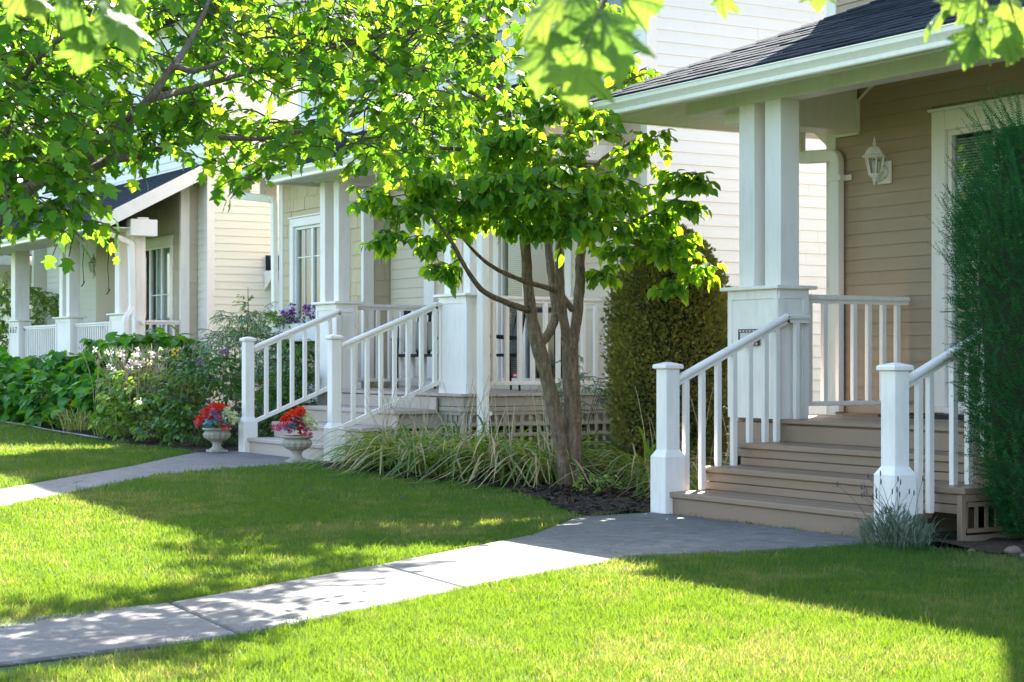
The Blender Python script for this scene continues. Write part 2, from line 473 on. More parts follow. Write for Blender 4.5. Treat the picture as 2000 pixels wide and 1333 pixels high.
W1L = [(-7.75,-3.0),(-8.0,2.15),(-8.43,3.09),(-9.37,4.71),(-10.41,6.37),(-11.41,7.39),(-11.46,8.16)]
W1R = [(-6.6,-3.0),(-6.84,1.84),(-7.29,3.0),(-8.18,4.61),(-8.97,6.21),(-8.84,7.0),(-8.75,8.16)]
W2L = [(-14.3,-3.0),(-14.75,2.6),(-15.49,4.16),(-17.74,6.09),(-18.91,6.87),(-19.95,7.62),(-20.0,8.17)]
W2R = [(-13.0,-3.0),(-13.4,2.4),(-14.14,3.8),(-16.4,5.95),(-17.09,7.3),(-17.2,7.75),(-17.25,8.17)]
WALK1 = W1L + W1R[::-1]; WALK2 = W2L + W2R[::-1]

def slab(parent, pts):
    """one cast slab with eased edges, following the ground"""
    n = len(pts); c = np.mean(np.array(pts), 0); vs = []
    for k, (ins, dz) in enumerate(((.008,-.09),(.008,.003),(.018,.012))):
        for i in range(n):
            p = np.array(pts[i]); a = np.array(pts[i-1]); b = np.array(pts[(i+1)%n])
            e1 = (p-a)/max(np.linalg.norm(p-a),1e-6); e2 = (b-p)/max(np.linalg.norm(b-p),1e-6)
            n1 = np.array((-e1[1], e1[0])); n2 = np.array((-e2[1], e2[0])); m = n1+n2; m = m/max(np.dot(m,m)/2, .3)
            if k == 0 and i == 0: sgn = 1 if np.dot(m, c-p) > 0 else -1
            q = p + sgn*m*ins; vs.append((q[0], q[1], float(gz(q[0]))+dz))
    fs = [(k*n+i, k*n+(i+1)%n, (k+1)*n+(i+1)%n, (k+1)*n+i) for k in (0,1) for i in range(n)] + [tuple(range(2*n,3*n))]
    if sgn < 0: fs = [tuple(reversed(f)) for f in fs]
    o = MB().add(vs, fs).build('slab', M['concrete'], parent)
    return o

def walk(name, L, Rr, cuts, label):
    mid = (np.mean(np.array(L+Rr), 0))
    o = MB()
    pts = L + Rr[::-1]
    o.add([(x, y, float(gz(x))-.003) for x, y in pts], [tuple(range(len(pts)))])
    w = tag(o.build(name, M['soil']), label, kind='structure')
    for a, b in zip(cuts[:-1], cuts[1:]):
        slab(w, L[a:b+1] + Rr[a:b+1][::-1])
    return w
def lerp2(A, k, t): return (A[k][0]+(A[k+1][0]-A[k][0])*t, A[k][1]+(A[k+1][1]-A[k][1])*t)
W1Lx = [W1L[0], lerp2(W1L,0,.33), lerp2(W1L,0,.68)] + W1L[2:]; W1Rx = [W1R[0], lerp2(W1R,0,.33), lerp2(W1R,0,.68)] + W1R[2:]
w1 = walk('garden_path', W1Lx, W1Rx, [0,1,2,3,4,5,7], 'pale concrete path crossing the front lawn to the taupe steps')
w2 = walk('garden_path', W2L, W2R, [0,1,3,6], 'pale concrete path leading to the steps with two urns')

BED_MID = [(-11.50,8.16),(-11.46,7.50),(-11.95,7.66),(-12.94,8.0),(-13.97,8.30),(-15.09,7.9),(-16.6,7.65),(-17.22,7.72),(-17.3,9.6),(-16.9,11.5),(-12.55,11.5),(-12.1,9.3),(-11.5,9.3)]
BED_RIGHT = [(-8.74,8.16),(-8.44,8.30),(-7.71,8.15),(-5,7.9),(-2,7.9),(-2,10.9),(-8.5,9.4),(-8.7,8.5)]
BED_LEFT = [(-19.95,8.2),(-19.97,7.66),(-20.6,7.74),(-21.58,7.71),(-22.55,7.57),(-25.6,7.61),(-28.7,7.72),(-44,7.8),(-44,11.4),(-20.6,11.4),(-20.0,9.4)]
def bed(name, poly, mat, label, h=.03):
    P = np.array(poly); x0, y0 = P.min(0); x1, y1 = P.max(0); st = .09
    zf = lambda X, Y: gz(X)+.004+h*(.5+.5*np.sin(X*7.1+Y*3.3)*np.sin(Y*8.3-X*2.1))+.01*np.sin(X*31)*np.sin(Y*27)
    return tag(sheet(name, np.arange(x0, x1+st, st), np.arange(y0, y1+st, st), zf, mat, lambda X, Y: inpoly(X, Y, poly)), label, kind='structure')
bed('mulch_bed', BED_MID, M['mulch'], 'dark mulch bed around the forked tree')
bed('soil_bed', BED_RIGHT, M['soil'], 'brown soil bed under the dark green conifer at the right')
bed('soil_bed', BED_LEFT, M['mulch'], 'shaded soil bed under the shrubs at the left')

def project(x, y, z):
    """where a point falls in the photograph's frame (pixels of 2000 x 1333) and how far it is"""
    th = R(30.9); f = (-math.cos(th), math.sin(th)); r = (math.sin(th), math.cos(th))
    Z = x*f[0]+y*f[1]; Q = x*r[0]+y*r[1]; Zs = np.maximum(Z, .05)
    return 1000+3520*Q/Zs, 702-3520*(z-1.2)/Zs, Z

def chips():
    n = 5200; x = rng.uniform(-17, -11.4, n); y = rng.uniform(7.4, 9.6, n)
    k = inpoly(x, y, BED_MID) & (rng.random(n) < np.where(x > -13.7, 1, .35)); x, y = x[k], y[k]; n = len(x)
    a = rng.uniform(0, 6.28, n); l = rng.uniform(.008, .03, n); w = l*rng.uniform(.25, .6, n); tl = rng.uniform(-.5, .5, n)
    z = gz(x)+.032+rng.uniform(0, .02, n); ca, sa = np.cos(a), np.sin(a); V = np.zeros((n, 4, 3))
    for i, (p, q) in enumerate(((-1,-1),(1,-1),(1,1),(-1,1))):
        V[:,i,0] = x+ca*l*p-sa*w*q; V[:,i,1] = y+sa*l*p+ca*w*q; V[:,i,2] = z+tl*l*p+.3*w*q
    me = np_mesh('bark_chips', V.reshape(-1,3), np.arange(n*4).reshape(n,4), M['chip'])
    tag(link(bpy.data.objects.new('bark_chips', me), None, (0,0,0)), 'loose dark bark chips strewn over the mulch bed', 'mulch', kind='stuff')
chips()

def grass():
    n = 1500000; x = rng.uniform(-40, -2.5, n); y = rng.uniform(-1.0, 8.6, n)
    u, v, Z = project(x, y, gz(x)+.02)
    k = (Z > 4.6) & (u > -420) & (u < 2420) & (v < 1640)
    edge = np.where((u < -90) | (u > 2090) | (v > 1390), .45, 1.0)[k]
    x, y, Z = x[k], y[k], Z[k]
    area = 37.5*9.6/n
    dens = edge*np.where(Z < 10, 14500*np.minimum(1, (8.5/Z)), np.where(Z < 15, 6800, np.where(Z < 22, 2300, 1100)))
    # several passes thin or thicken the uniform candidates
    out = []
    for rep in range(5):
        p = dens*area/5; kk = rng.random(len(x)) < p
        jx = rng.normal(0, .012, kk.sum()); jy = rng.normal(0, .012, kk.sum())
        out.append(np.stack([x[kk]+jx, y[kk]+jy, Z[kk]], 1))
    P = np.concatenate(out); x, y, Z = P[:,0], P[:,1], P[:,2]
    ex, ey = rng.normal(0, .013, len(x)), rng.normal(0, .013, len(x)); bad = inpoly(x+ex, y+ey, WALK1) | inpoly(x+ex, y+ey, WALK2)
    for b in (BED_MID, BED_RIGHT, BED_LEFT): bad |= inpoly(x, y, b)
    bad |= (y > 8.18) | ((x > -20.2) & (x < -17) & (y > 7.95))
    x, y, Z = x[~bad], y[~bad], Z[~bad]; n = len(x)
    clump = .75+.5*(np.sin(x*9.7+np.sin(y*7.3)*2)*np.sin(y*11.9+np.sin(x*5.1)*2)*.5+.5)
    h = rng.uniform(.018, .042, n)*clump*(1+.35*(Z > 15)); w = rng.uniform(.0010, .0018, n)*np.clip(Z/8, 1, 3)
    a = rng.uniform(0, 6.283, n); h = h*np.where(rng.random(n) < .06, rng.uniform(1.3, 1.9, n), 1.0); lean = rng.uniform(.1, .95, n)*h; b = rng.uniform(0, 6.283, n)
    z = gz(x)-.006; sx, sy = np.cos(a)*w, np.sin(a)*w; lx, ly = np.cos(b)*lean, np.sin(b)*lean
    V = np.zeros((n, 5, 3))
    V[:,0] = np.stack([x-sx, y-sy, z], 1); V[:,1] = np.stack([x+sx, y+sy, z], 1)
    V[:,2] = np.stack([x+sx*.8+lx*.35, y+sy*.8+ly*.35, z+h*.6], 1); V[:,3] = np.stack([x-sx*.8+lx*.35, y-sy*.8+ly*.35, z+h*.6], 1)
    V[:,4] = np.stack([x+lx, y+ly, z+h], 1)
    i = np.arange(n)*5
    F = np.concatenate([np.stack([i,i+1,i+2],1), np.stack([i,i+2,i+3],1), np.stack([i+3,i+2,i+4],1)])
    me = np_mesh('grass', V.reshape(-1,3), F, M['grass'], rnd=np.repeat(rng.random(n), 5))
    tag(link(bpy.data.objects.new('grass', me), None, (0,0,0)), 'short mown lawn grass with dry yellowish patches around the paths', 'grass', kind='stuff')
    print('grass blades', n)
grass()

# ------------------------------------------------------------------ house building kit
def profile_mesh(name, e, mat, tb=.017, tt=.005):
    """a lap board of length 1: thick lower edge, thin upper edge, face towards -Y"""
    v = []
    for x in (0, 1): v += [(x,.004,0),(x,-tb,0),(x,-tb+.001,.012),(x,-tt,e),(x,.004,e)]
    f = [(0,5,6,1),(1,6,7,2),(2,7,8,3),(3,8,9,4),(0,4,9,5),(0,1,2,3,4),(9,8,7,6,5)]
    return shared(name, v, [tuple(reversed(q)) for q in f], mat)

def free_spans(a0, a1, z0, z1, holes):
    sp = [(a0, a1)]
    for h0, h1, k0, k1 in holes:
        if min(z1, k1) - max(z0, k0) <= .02: continue
        nx = []
        for p, q in sp:
            if h1 <= p or h0 >= q: nx.append((p, q)); continue
            if h0 > p: nx.append((p, h0))
            if h1 < q: nx.append((h1, q))
        sp = nx
    return [s for s in sp if s[1]-s[0] > .015]

def lap_boards(wall, face, plane, a0, a1, z0, z1, e, me, holes=(), maxlen=3.7, zfrom=None):
    """face 'front': runs along X on y=plane looking -Y; 'right': runs along Y on x=plane looking +X"""
    z = z0; k = 0
    while z < z1-.01:
        he = min(e+.004, z1-z+.004)
        for p, q in free_spans(a0, a1, z, z+e, holes):
            c = p; off = random.uniform(.3, 1)*maxlen
            while c < q-.01:
                d = min(q, c+off); off = maxlen*random.uniform(.8, 1)
                if q-d < .25: d = q
                if face == 'front': part(me, 'siding_board', wall, (c, plane, z), None, (d-c-.002, 1, 1))
                else: part(me, 'siding_board', wall, (plane, c, z), (0,0,R(90)), (d-c-.002, 1, 1))
                c = d
        z += e; k += 1

SHB = {}
def wall_shingles(wall, face, plane, a0, a1, z0, z1, e, mat, holes=()):
    if mat.name not in SHB:
        v = []
        for x in (0, 1): v += [(x,.004,0),(x,-.016,0),(x,-.006,1),(x,.004,1)]
        SHB[mat.name] = shared('wall_shingle_tab', v, [(0,1,5,4),(1,2,6,5),(2,3,7,6),(0,4,7,3),(3,2,1,0),(4,5,6,7)], mat)
    me = SHB[mat.name]; z = z0
    while z < z1-.02:
        for p, q in free_spans(a0, a1, z, z+e, holes):
            c = p
            while c < q-.01:
                d = min(q, c+random.uniform(.11, .27))
                if q-d < .07: d = q
                dz = random.uniform(-.004, .004)
                sc = (d-c-.006, random.uniform(.8, 1.3), min(e, z1-z)+.008)
                if face == 'front': part(me, 'shingle', wall, (c, plane, z+dz), None, sc)
                else: part(me, 'shingle', wall, (plane, c, z+dz), (0,0,R(90)), sc)
                c = d
        z += e

def wall_shell(parent, name, face, plane, a0, a1, z0, z1, mat, holes=(), th=.14):
    """a wall with real openings"""
    A = sorted({a0, a1, *[max(a0, min(a1, h[i])) for h in holes for i in (0,1)]}); Zs = sorted({z0, z1, *[max(z0, min(z1, h[i])) for h in holes for i in (2,3)]})
    m = MB()
    for i in range(len(A)-1):
        for j in range(len(Zs)-1):
            ca, cz = (A[i]+A[i+1])/2, (Zs[j]+Zs[j+1])/2
            if any(h[0] < ca < h[1] and h[2] < cz < h[3] for h in holes): continue
            if face == 'front': m.box(A[i], A[i+1], plane+.003, plane+th, Zs[j], Zs[j+1])
            else: m.box(plane-th, plane-.003, A[i], A[i+1], Zs[j], Zs[j+1])
    return m.build(name, mat, parent)

BAL = {}
def baluster(parent, x, y, z0, z1, mat=None, w=.044):
    mat = mat or M['white']
    if mat.name not in BAL: BAL[mat.name] = shared('baluster_stick', *chamfer((0,0,.5), (.5,.5,.5), .06), mat)
    return part(BAL[mat.name], 'baluster', parent, (x, y, z0), None, (w, w, z1-z0))

def rail_bar(m, a, b, w=.075, h=.045):
    """rounded hand rail between two points with a fillet strip under it"""
    a, b = Vector(a), Vector(b); t = (b-a).normalized(); s = t.cross(Vector((0,0,1))).normalized(); n = s.cross(t)
    prof = [(-.5,-.25),(-.5,.1),(-.38,.38),(-.15,.5),(.15,.5),(.38,.38),(.5,.1),(.5,-.25),(.42,-.5),(-.42,-.5)]
    k = len(prof); vs = [p + s*q[0]*w + n*q[1]*h for p in (a, b) for q in prof]
    fs = [(i, (i+1)%k, k+(i+1)%k, k+i) for i in range(k)] + [tuple(range(k-1,-1,-1)), tuple(range(k, 2*k))]
    m.add(vs, fs)
    vs = [p + s*q[0] + n*(q[1]-h*.5) for p in (a, b) for q in ((-.02,0),(.02,0),(.02,-.028),(-.02,-.028))]
    m.add(vs, [(0,1,5,4),(1,2,6,5),(2,3,7,6),(3,0,4,7),(3,2,1,0),(4,5,6,7)])

def stair_rail(house, X, y0, z0, y1, z1, yend, bals, bottom=None, label=None):
    m = MB(); rail_bar(m, (X,y0,z0), (X,y1,z1)); rail_bar(m, (X,y1-.01,z1), (X,yend,z1))
    r = m.build('stair_railing', M['white'], house)
    if bottom:
        (ya, za), (yb, zb) = bottom; mm = MB(); t = Vector((0,yb-ya,zb-za)).normalized(); n = Vector((0,-t.z,t.y))
        mm.add([Vector((X+sx*.024, y, z))+n*sz*.022 for y, z in ((ya,za),(yb,zb)) for sx, sz in ((-1,-1),(1,-1),(1,1),(-1,1))],
               [(3,2,1,0),(4,5,6,7),(0,1,5,4),(1,2,6,5),(2,3,7,6),(3,0,4,7)])
        mm.build('bottom_rail', M['white'], r)
    for y, zb in bals:
        zt = (z0+(z1-z0)*(y-y0)/(y1-y0)) if y < y1 else z1
        baluster(r, X, y, zb, zt-.045)
    return r

def newel(house, x, y, z0, hgt, w=.068, base=.1, flare=.44):
    m = MB(); m.sqloft(x, y, [(base,z0),(base,z0+flare),(w,z0+flare+.055),(w,z0+hgt-.055)], .007)
    m.sqloft(x, y, [(w+.012,z0+hgt-.055),(w+.022,z0+hgt-.048),(w+.022,z0+hgt-.026),(w+.014,z0+hgt-.018),(.018,z0+hgt)], .006)
    return m.build('newel_post', M['white'], house)

def pillar(house, x0, x1, y0, y1, zd, zc, ztop, posts, pw=.2, py=None, panel=True):
    m = MB(); m.cbox(x0, x1, y0, y1, zd, zc-.03, .006)
    p = m.build('porch_pillar', M['white'], house)
    MB().cbox(x0-.055, x1+.055, y0-.055, y1+.055, zc-.03, zc, .005).build('cap', M['white'], p)
    if panel:                                                   # raised frame round a sunk panel
        f = MB(); t = .010; b = .055
        f.box(x0+.004, x1-.004, y0-t, y0-.001, zc-.03-b-.02, zc-.03); f.box(x0+.004, x1-.004, y0-t, y0-.001, zd, zd+.10)
        f.box(x0+.002, x0+b, y0-t-.001, y0-.001, zd+.1, zc-.105); f.box(x1-b, x1-.002, y0-t-.001, y0-.001, zd+.1, zc-.105)
        f.box(x1+.001, x1+t, y0+.004, y1-.004, zc-.03-b-.02, zc-.03); f.box(x1+.001, x1+t, y0+.004, y1-.004, zd, zd+.1)
        f.box(x1+.001, x1+t+.001, y0-t, y0+b, zd+.1, zc-.105); f.box(x1+.001, x1+t+.001, y1-b, y1-.002, zd+.1, zc-.105)
        f.build('panel_frame', M['white'], p)
    py = py if py is not None else (y0+y1)/2
    for px in posts:
        MB().cbox(px-pw/2, px+pw/2, py-pw/2, py+pw/2, zc, ztop, .006).build('post', M['white'], p)
    return p

UB = {}
def bar(me_mat, name, parent, x0, x1, y0, y1, z0, z1):
    if me_mat.name not in UB: UB[me_mat.name] = shared('squared_bar', *box_geo((.5,.5,.5)), me_mat)
    return part(UB[me_mat.name], name, parent, ((x0+x1)/2,(y0+y1)/2,(z0+z1)/2), None, (x1-x0, y1-y0, z1-z0))

def lattice(parent, face, plane, a0, a1, z0, z1, mat, step=.1, w=.034):
    n = max(1, int((a1-a0)/step))
    for i in range(n+1):
        a = a0+(a1-a0)*i/n
        if face == 'front': bar(mat, 'lattice_strip', parent, a-w/2, a+w/2, plane+.010, plane+.018, z0, z1)
        else: bar(mat, 'lattice_strip', parent, plane-.018, plane-.010, a-w/2, a+w/2, z0, z1)
    k = max(1, int((z1-z0)/step))
    for i in range(k+1):
        z = z0+(z1-z0)*i/k
        if face == 'front': bar(mat, 'lattice_strip', parent, a0, a1, plane, plane+.008, z-w/2, z+w/2)
        else: bar(mat, 'lattice_strip', parent, plane-.008, plane, a0, a1, z-w/2, z+w/2)

GPROF = [(0,-.135),(.075,-.135),(.082,-.125),(.082,-.095),(.098,-.07),(.118,-.045),(.122,-.012),(.130,-.010),(.130,0),(.112,0),(.110,-.016),(0,-.02)]
def gutter(house, path_fn, npts, name='gutter', mat=None):
    """sweeps the gutter profile; path_fn(i, d) gives x, y of path point i for outward offset d"""
    vs, fs = [], []; k = len(GPROF)
    for i in range(npts):
        for d, z in GPROF:
            x, y, zz = path_fn(i, d); vs.append((x, y, zz+z))
    for i in range(npts-1):
        for j in range(k): fs.append((i*k+j, (i+1)*k+j, (i+1)*k+(j+1)%k, i*k+(j+1)%k))
    fs.append(tuple(range(k-1,-1,-1))); fs.append(tuple(range((npts-1)*k, npts*k)))
    return MB().add(vs, fs).build(name, mat or M['gutter'], house)

def spout(house, pts, w=.085, d=.06, name='downspout', mat=None):
    """rectangular downspout swept through rounded bends"""
    P = [Vector(p) for p in pts]; path = [P[0]]
    for i in range(1, len(P)-1):
        a = (P[i-1]-P[i]); b = (P[i+1]-P[i]); r = min(.07, a.length*.45, b.length*.45)
        A, B = P[i]+a.normalized()*r, P[i]+b.normalized()*r
        for t in (0,.25,.5,.75,1): path.append(A*(1-t)**2 + P[i]*2*t*(1-t) + B*t*t)
    path.append(P[-1]); vs, fs = [], []; m = len(path)
    for i, p in enumerate(path):
        t = (path[min(i+1,m-1)]-path[max(i-1,0)]).normalized(); s = t.cross(Vector((0,1,0)))
        s = s.normalized() if s.length > .25 else Vector((1,0,0)); n = s.cross(t).normalized()
        c = .2
        for x, y in ((-1,-1+c),(-1+c,-1),(1-c,-1),(1,-1+c),(1,1-c),(1-c,1),(-1+c,1),(-1,1-c)): vs.append(p + s*x*w/2 + n*y*d/2)
    for i in range(m-1):
        for j in range(8): fs.append((i*8+j, i*8+(j+1)%8, (i+1)*8+(j+1)%8, (i+1)*8+j))
    fs.append(tuple(range(7,-1,-1))); fs.append(tuple(range((m-1)*8, m*8)))
    return MB().add(vs, fs).build(name, mat or M['white_old'], house)

def steps(house, x0, x1, yf, zg, rise, runs, mat, grooved=True):
    """open-string steps: every tread a board with a nosing, every riser a board"""
    s = MB().box(x0+.03, x1-.03, yf+.07, yf+sum(runs)+.02, zg-.03, zg+rise-.045)
    y = yf+.3
    for k in range(1, len(runs)):
        s.box(x0+.03, x1-.03, yf+sum(runs[:k])+.07, yf+sum(runs)+.02, zg+rise*k-.05, zg+rise*(k+1)-.045)
    st = s.build('porch_steps', mat, house); y = yf
    for k, run in enumerate(runs):
        z = zg+rise*(k+1)
        MB().cbox(x0, x1, y, y+run+.055, z-.042, z, .006).build('tread', mat, st)
        if grooved and k in (1, 2):
            h = (rise-.044)/2
            MB().cbox(x0+.02, x1-.02, y+.03, y+.052, z-.044-h+.003, z-.045, .003).build('riser', mat, st)
            MB().cbox(x0+.02, x1-.02, y+.033, y+.054, z-rise+.002, z-.044-h-.003, .003).build('riser', mat, st)
        else:
            MB().cbox(x0+.02, x1-.02, y+.03, y+.052, z-rise+.001, z-.045, .003).build('riser', mat, st)
        y += run
    return st

def glazed(house, name, x0, x1, z0, z1, plane, trim, mull, sill=True, depth=.07, tm=None):
    """window or sliding door on a front wall: casing, sashes and panes as parts of it"""
    tm = tm or M['white']
    c = MB(); t = trim
    c.cbox(x0-t, x0, plane-.034, plane+.02, z0, z1+t*1.05, .004); c.cbox(x1, x1+t, plane-.034, plane+.02, z0, z1+t*1.05, .004)
    c.cbox(x0+.0005, x1-.0005, plane-.032, plane+.02, z1, z1+t*1.05, .004)
    c.cbox(x0-t-.03, x1+t+.03, plane-.052, plane+.02, z1+t*1.05+.001, z1+t*1.05+.026, .004)
    if sill: c.cbox(x0-t-.02, x1+t+.02, plane-.06, plane+.02, z0-.05, z0-.001, .004)
    w = c.build(name, tm, house)
    f = MB(); q = .045
    f.box(x0+.001, x1-.001, plane+.005, plane+depth, z1-q, z1-.001); f.box(x0+.001, x1-.001, plane+.005, plane+depth, z0+.001, z0+q)
    f.box(x0+.001, x0+q, plane+.0055, plane+depth-.001, z0+q, z1-q); f.box(x1-q, x1-.001, plane+.0055, plane+depth-.001, z0+q, z1-q)
    f.build('frame', tm, w)
    edges = [x0+q] + [v for a in mull for v in (a-.035, a+.035)] + [x1-q]
    for a in mull: MB().cbox(a-.035, a+.035, plane+.010, plane+depth-.01, z0+q+.001, z1-q-.001, .003).build('mullion', tm, w)
    for i in range(0, len(edges), 2):
        MB().box(edges[i]+.001, edges[i+1]-.001, plane+.040, plane+.046, z0+q+.001, z1-q-.001).build('pane', M['glass'], w)
    return w

def muntins(win, xs, zs, x0, x1, z0, z1, plane, mat=None):
    for x in xs: MB().box(x-.009, x+.009, plane+.030, plane+.038, z0, z1).build('muntin', mat or M['white'], win)
    for z in zs: MB().box(x0, x1, plane+.029, plane+.037, z-.009, z+.009).build('muntin', mat or M['white'], win)

def slat_blind(win, x0, x1, z0, z1, y, mat):
    m = MB(); z = z0
    while z < z1:
        m.add([(x0,y-.011,z+.008),(x1,y-.011,z+.008),(x1,y+.011,z-.004),(x0,y+.011,z-.004)], [(0,1,2,3)]); z += .024
    o = m.build('blind', mat, win); o["kind"] = 'stuff'; return o

def roof_courses(roof, A, B, C, D, e=.14, tabs=True, tw=.32):
    """joined shingle courses on a quad: A-B eave, D-C top edge"""
    A, B, C, D = map(Vector, (A, B, C, D)); n = max(2, int(((D-A).length)/e)); m = MB(); nn = (B-A).cross(D-A).normalized()
    if nn.z < 0: nn = -nn
    for i in range(n):
        a, b = A.lerp(D, i/n), B.lerp(C, i/n); c, d = B.lerp(C, min(1, (i+1.06)/n)), A.lerp(D, min(1, (i+1.06)/n)); L = (b-a).length
        x = -random.uniform(0, tw)
        while x < L:
            p, q = max(0, x)/L, min(L, x+tw-.006)/L; x += tw
            if q-p < .01/L: continue
            jit = random.uniform(0, .004); h = nn*(.008+jit); k = nn*.002
            v = [a.lerp(b,p)+h, a.lerp(b,q)+h, d.lerp(c,q)+k, d.lerp(c,p)+k, a.lerp(b,p), a.lerp(b,q)]
            m.add(v, [(0,1,2,3),(4,5,1,0)])
    o = m.build('shingles', M['roof'], roof); o["kind"] = 'stuff'; return o

def lantern(pos, label, s=1.0):
    """white coach lantern on a wall looking -Y; pos = middle of the back plate"""
    x, y, z = pos; t = thing('wall_lantern', (x, y, z), label, 'lamp', 'white coach lanterns on the porches')
    W = M['white_old']; lx, ly = x+.045*s, y-.17*s
    MB().cbox(x-.085*s, x+.085*s, y-.02, y-.003, z-.10*s, z+.10*s, .004).build('back_plate', W, t)
    a = MB(); pts = []
    for k in range(9):
        q = k/8; pts.append((x+(lx-x)*q, y-.03+(ly-y+.03)*q, z-.015*s-.05*s*math.sin(math.pi*q)-.03*s*q))
    a.tube(pts, [.034*s,.03*s,.022*s,.017*s,.014*s,.013*s,.013*s,.013*s,.015*s], 10)
    a.tube([(x,y-.019,z),(x,y-.045,z)], [.06*s,.045*s], 14)
    a.build('arm', W, t, True)
    z0 = z-.045*s
    b = MB(); b.lathe(lx, ly, [(.004*s,z0-.075*s),(.012*s,z0-.065*s),(.008*s,z0-.05*s),(.018*s,z0-.035*s),(.014*s,z0-.02*s),(.045*s,z0),(.05*s,z0+.012*s)], 12)
    b.build('lower_finial', W, t, True)
    g = MB(); zb, zt, rb, rt = z0+.012*s, z0+.165*s, .047*s, .082*s; n = 6
    for k in range(n):
        q = math.pi/6+2*math.pi*k/n; g.tube([(lx+rb*math.cos(q), ly+rb*math.sin(q), zb),(lx+rt*math.cos(q), ly+rt*math.sin(q), zt)], .0075*s, 5)
    for zz, rr in ((zb+.004, rb),(zt-.004, rt)):
        for k in range(n):
            q = math.pi/6+2*math.pi*k/n; q2 = q+2*math.pi/n; g.tube([(lx+rr*math.cos(q), ly+rr*math.sin(q), zz),(lx+rr*math.cos(q2), ly+rr*math.sin(q2), zz)], .007*s, 5)
    g.build('cage', W, t)
    for k in range(n):
        q = math.pi/6+2*math.pi*k/n; q2 = q+2*math.pi/n; i = .94
        MB().add([(lx+rb*i*math.cos(q), ly+rb*i*math.sin(q), zb),(lx+rb*i*math.cos(q2), ly+rb*i*math.sin(q2), zb),(lx+rt*i*math.cos(q2), ly+rt*i*math.sin(q2), zt),(lx+rt*i*math.cos(q), ly+rt*i*math.sin(q), zt)], [(0,1,2,3)]).build('pane', M['glass'], t)
    MB().lathe(lx, ly, [(.012*s,zb),(.012*s,zb+.05*s),(.022*s,zb+.07*s),(.022*s,zb+.10*s),(.006*s,zb+.13*s)], 8).build('bulb', M['white'], t, True)
    h = MB(); h.lathe(lx, ly, [(.112*s,zt),(.112*s,zt+.006*s),(.085*s,zt+.028*s),(.07*s,zt+.06*s),(.05*s,zt+.085*s),(.02*s,zt+.095*s),(.012*s,zt+.105*s),(.020*s,zt+.118*s),(.012*s,zt+.13*s),(.009*s,zt+.15*s),(.001*s,zt+.185*s)], 6)
    h.build('hood', W, t)
    return t

# ================================================================== the near house (taupe siding)
BRD = {k: profile_mesh('lap_board_'+k, e, M[k]) for k, e in (('taupe',.1135),('white_siding',.1345),('cream_siding',.132),('beige_siding',.1345))}

h1 = thing('house', (-11.5, 9.3, 0), 'taupe sided house with white porch pillar and wide taupe steps, nearest at the right', 'house')
YW = 10.90; D1 = .715
door1 = (-11.10, -9.40, .80, 3.12)
fw = wall_shell(h1, 'front_wall', 'front', YW, -12.57, -3.0, .05, 5.8, M['taupe'], [door1])
hole = (door1[0]-.155, door1[1]+.155, .5, door1[3]+.19)
lap_boards(fw, 'front', YW, -12.476, -7.6, D1+.01, 3.62, .1135, BRD['taupe'], [hole])
lap_boards(fw, 'front', YW, -12.476, -8.6, 4.28, 5.75, .1135, BRD['taupe'])
m = MB(); m.cbox(-12.58, -12.478, YW-.026, YW+.02, .1, 5.78, .004); m.cbox(-12.605, -12.581, YW-.026, YW+.09, .1, 5.78, .004)
m.build('corner_board', M['white_old'], h1)
MB().box(-12.56, -12.42, YW+.15, 20, .05, 5.8).build('side_wall', M['side_bounce'], h1)  # unseen wall, toned to throw sunlight back across the gap
MB().box(-12.56, -3, 19.86, 20, .05, 5.8).build('back_wall', M['taupe'], h1)
MB().box(-3.14, -3, YW+.15, 19.85, .05, 5.8).build('side_wall', M['taupe'], h1)
m = MB(); m.prism([(-13.0,10.42,5.78),(-13.0,20.5,5.78),(-13.0,15.4,8.0)], (9.9,0,0))
m.prism([(-10.2,10.30,7.9),(-2.6,10.30,7.9),(-6.0,10.30,9.6)], (0,10,0)); m.box(-10.05,-2.9,10.95,19.9,5.81,7.89)
mr = m.build('main_roof', M['roof'], h1)
tall = MB().box(-10.05, -3.1, 10.35, 10.84, 5.0, 7.88).build('gable_wall', M['taupe'], h1)

# porch deck and steps
dk = MB().box(-12.05, -4.0, 9.36, YW-.02, .45, D1-.034).build('porch_floor', M['tan'], h1)
for k in range(11):
    y0 = 9.30+k*.1445; MB().cbox(-12.07 if k else -11.41, -4.0 if k else -8.56, y0, y0+.138, D1-.032, D1, .004).build('deck_board', M['tan'], dk)
MB().cbox(-12.07, -11.43, 9.345, 9.37, .50, D1-.035, .003).build('fascia_board', M['tan'], dk)
MB().cbox(-12.07, -11.43, 9.335, 9.36, .425, .495, .003).build('fascia_board', M['tan'], dk)

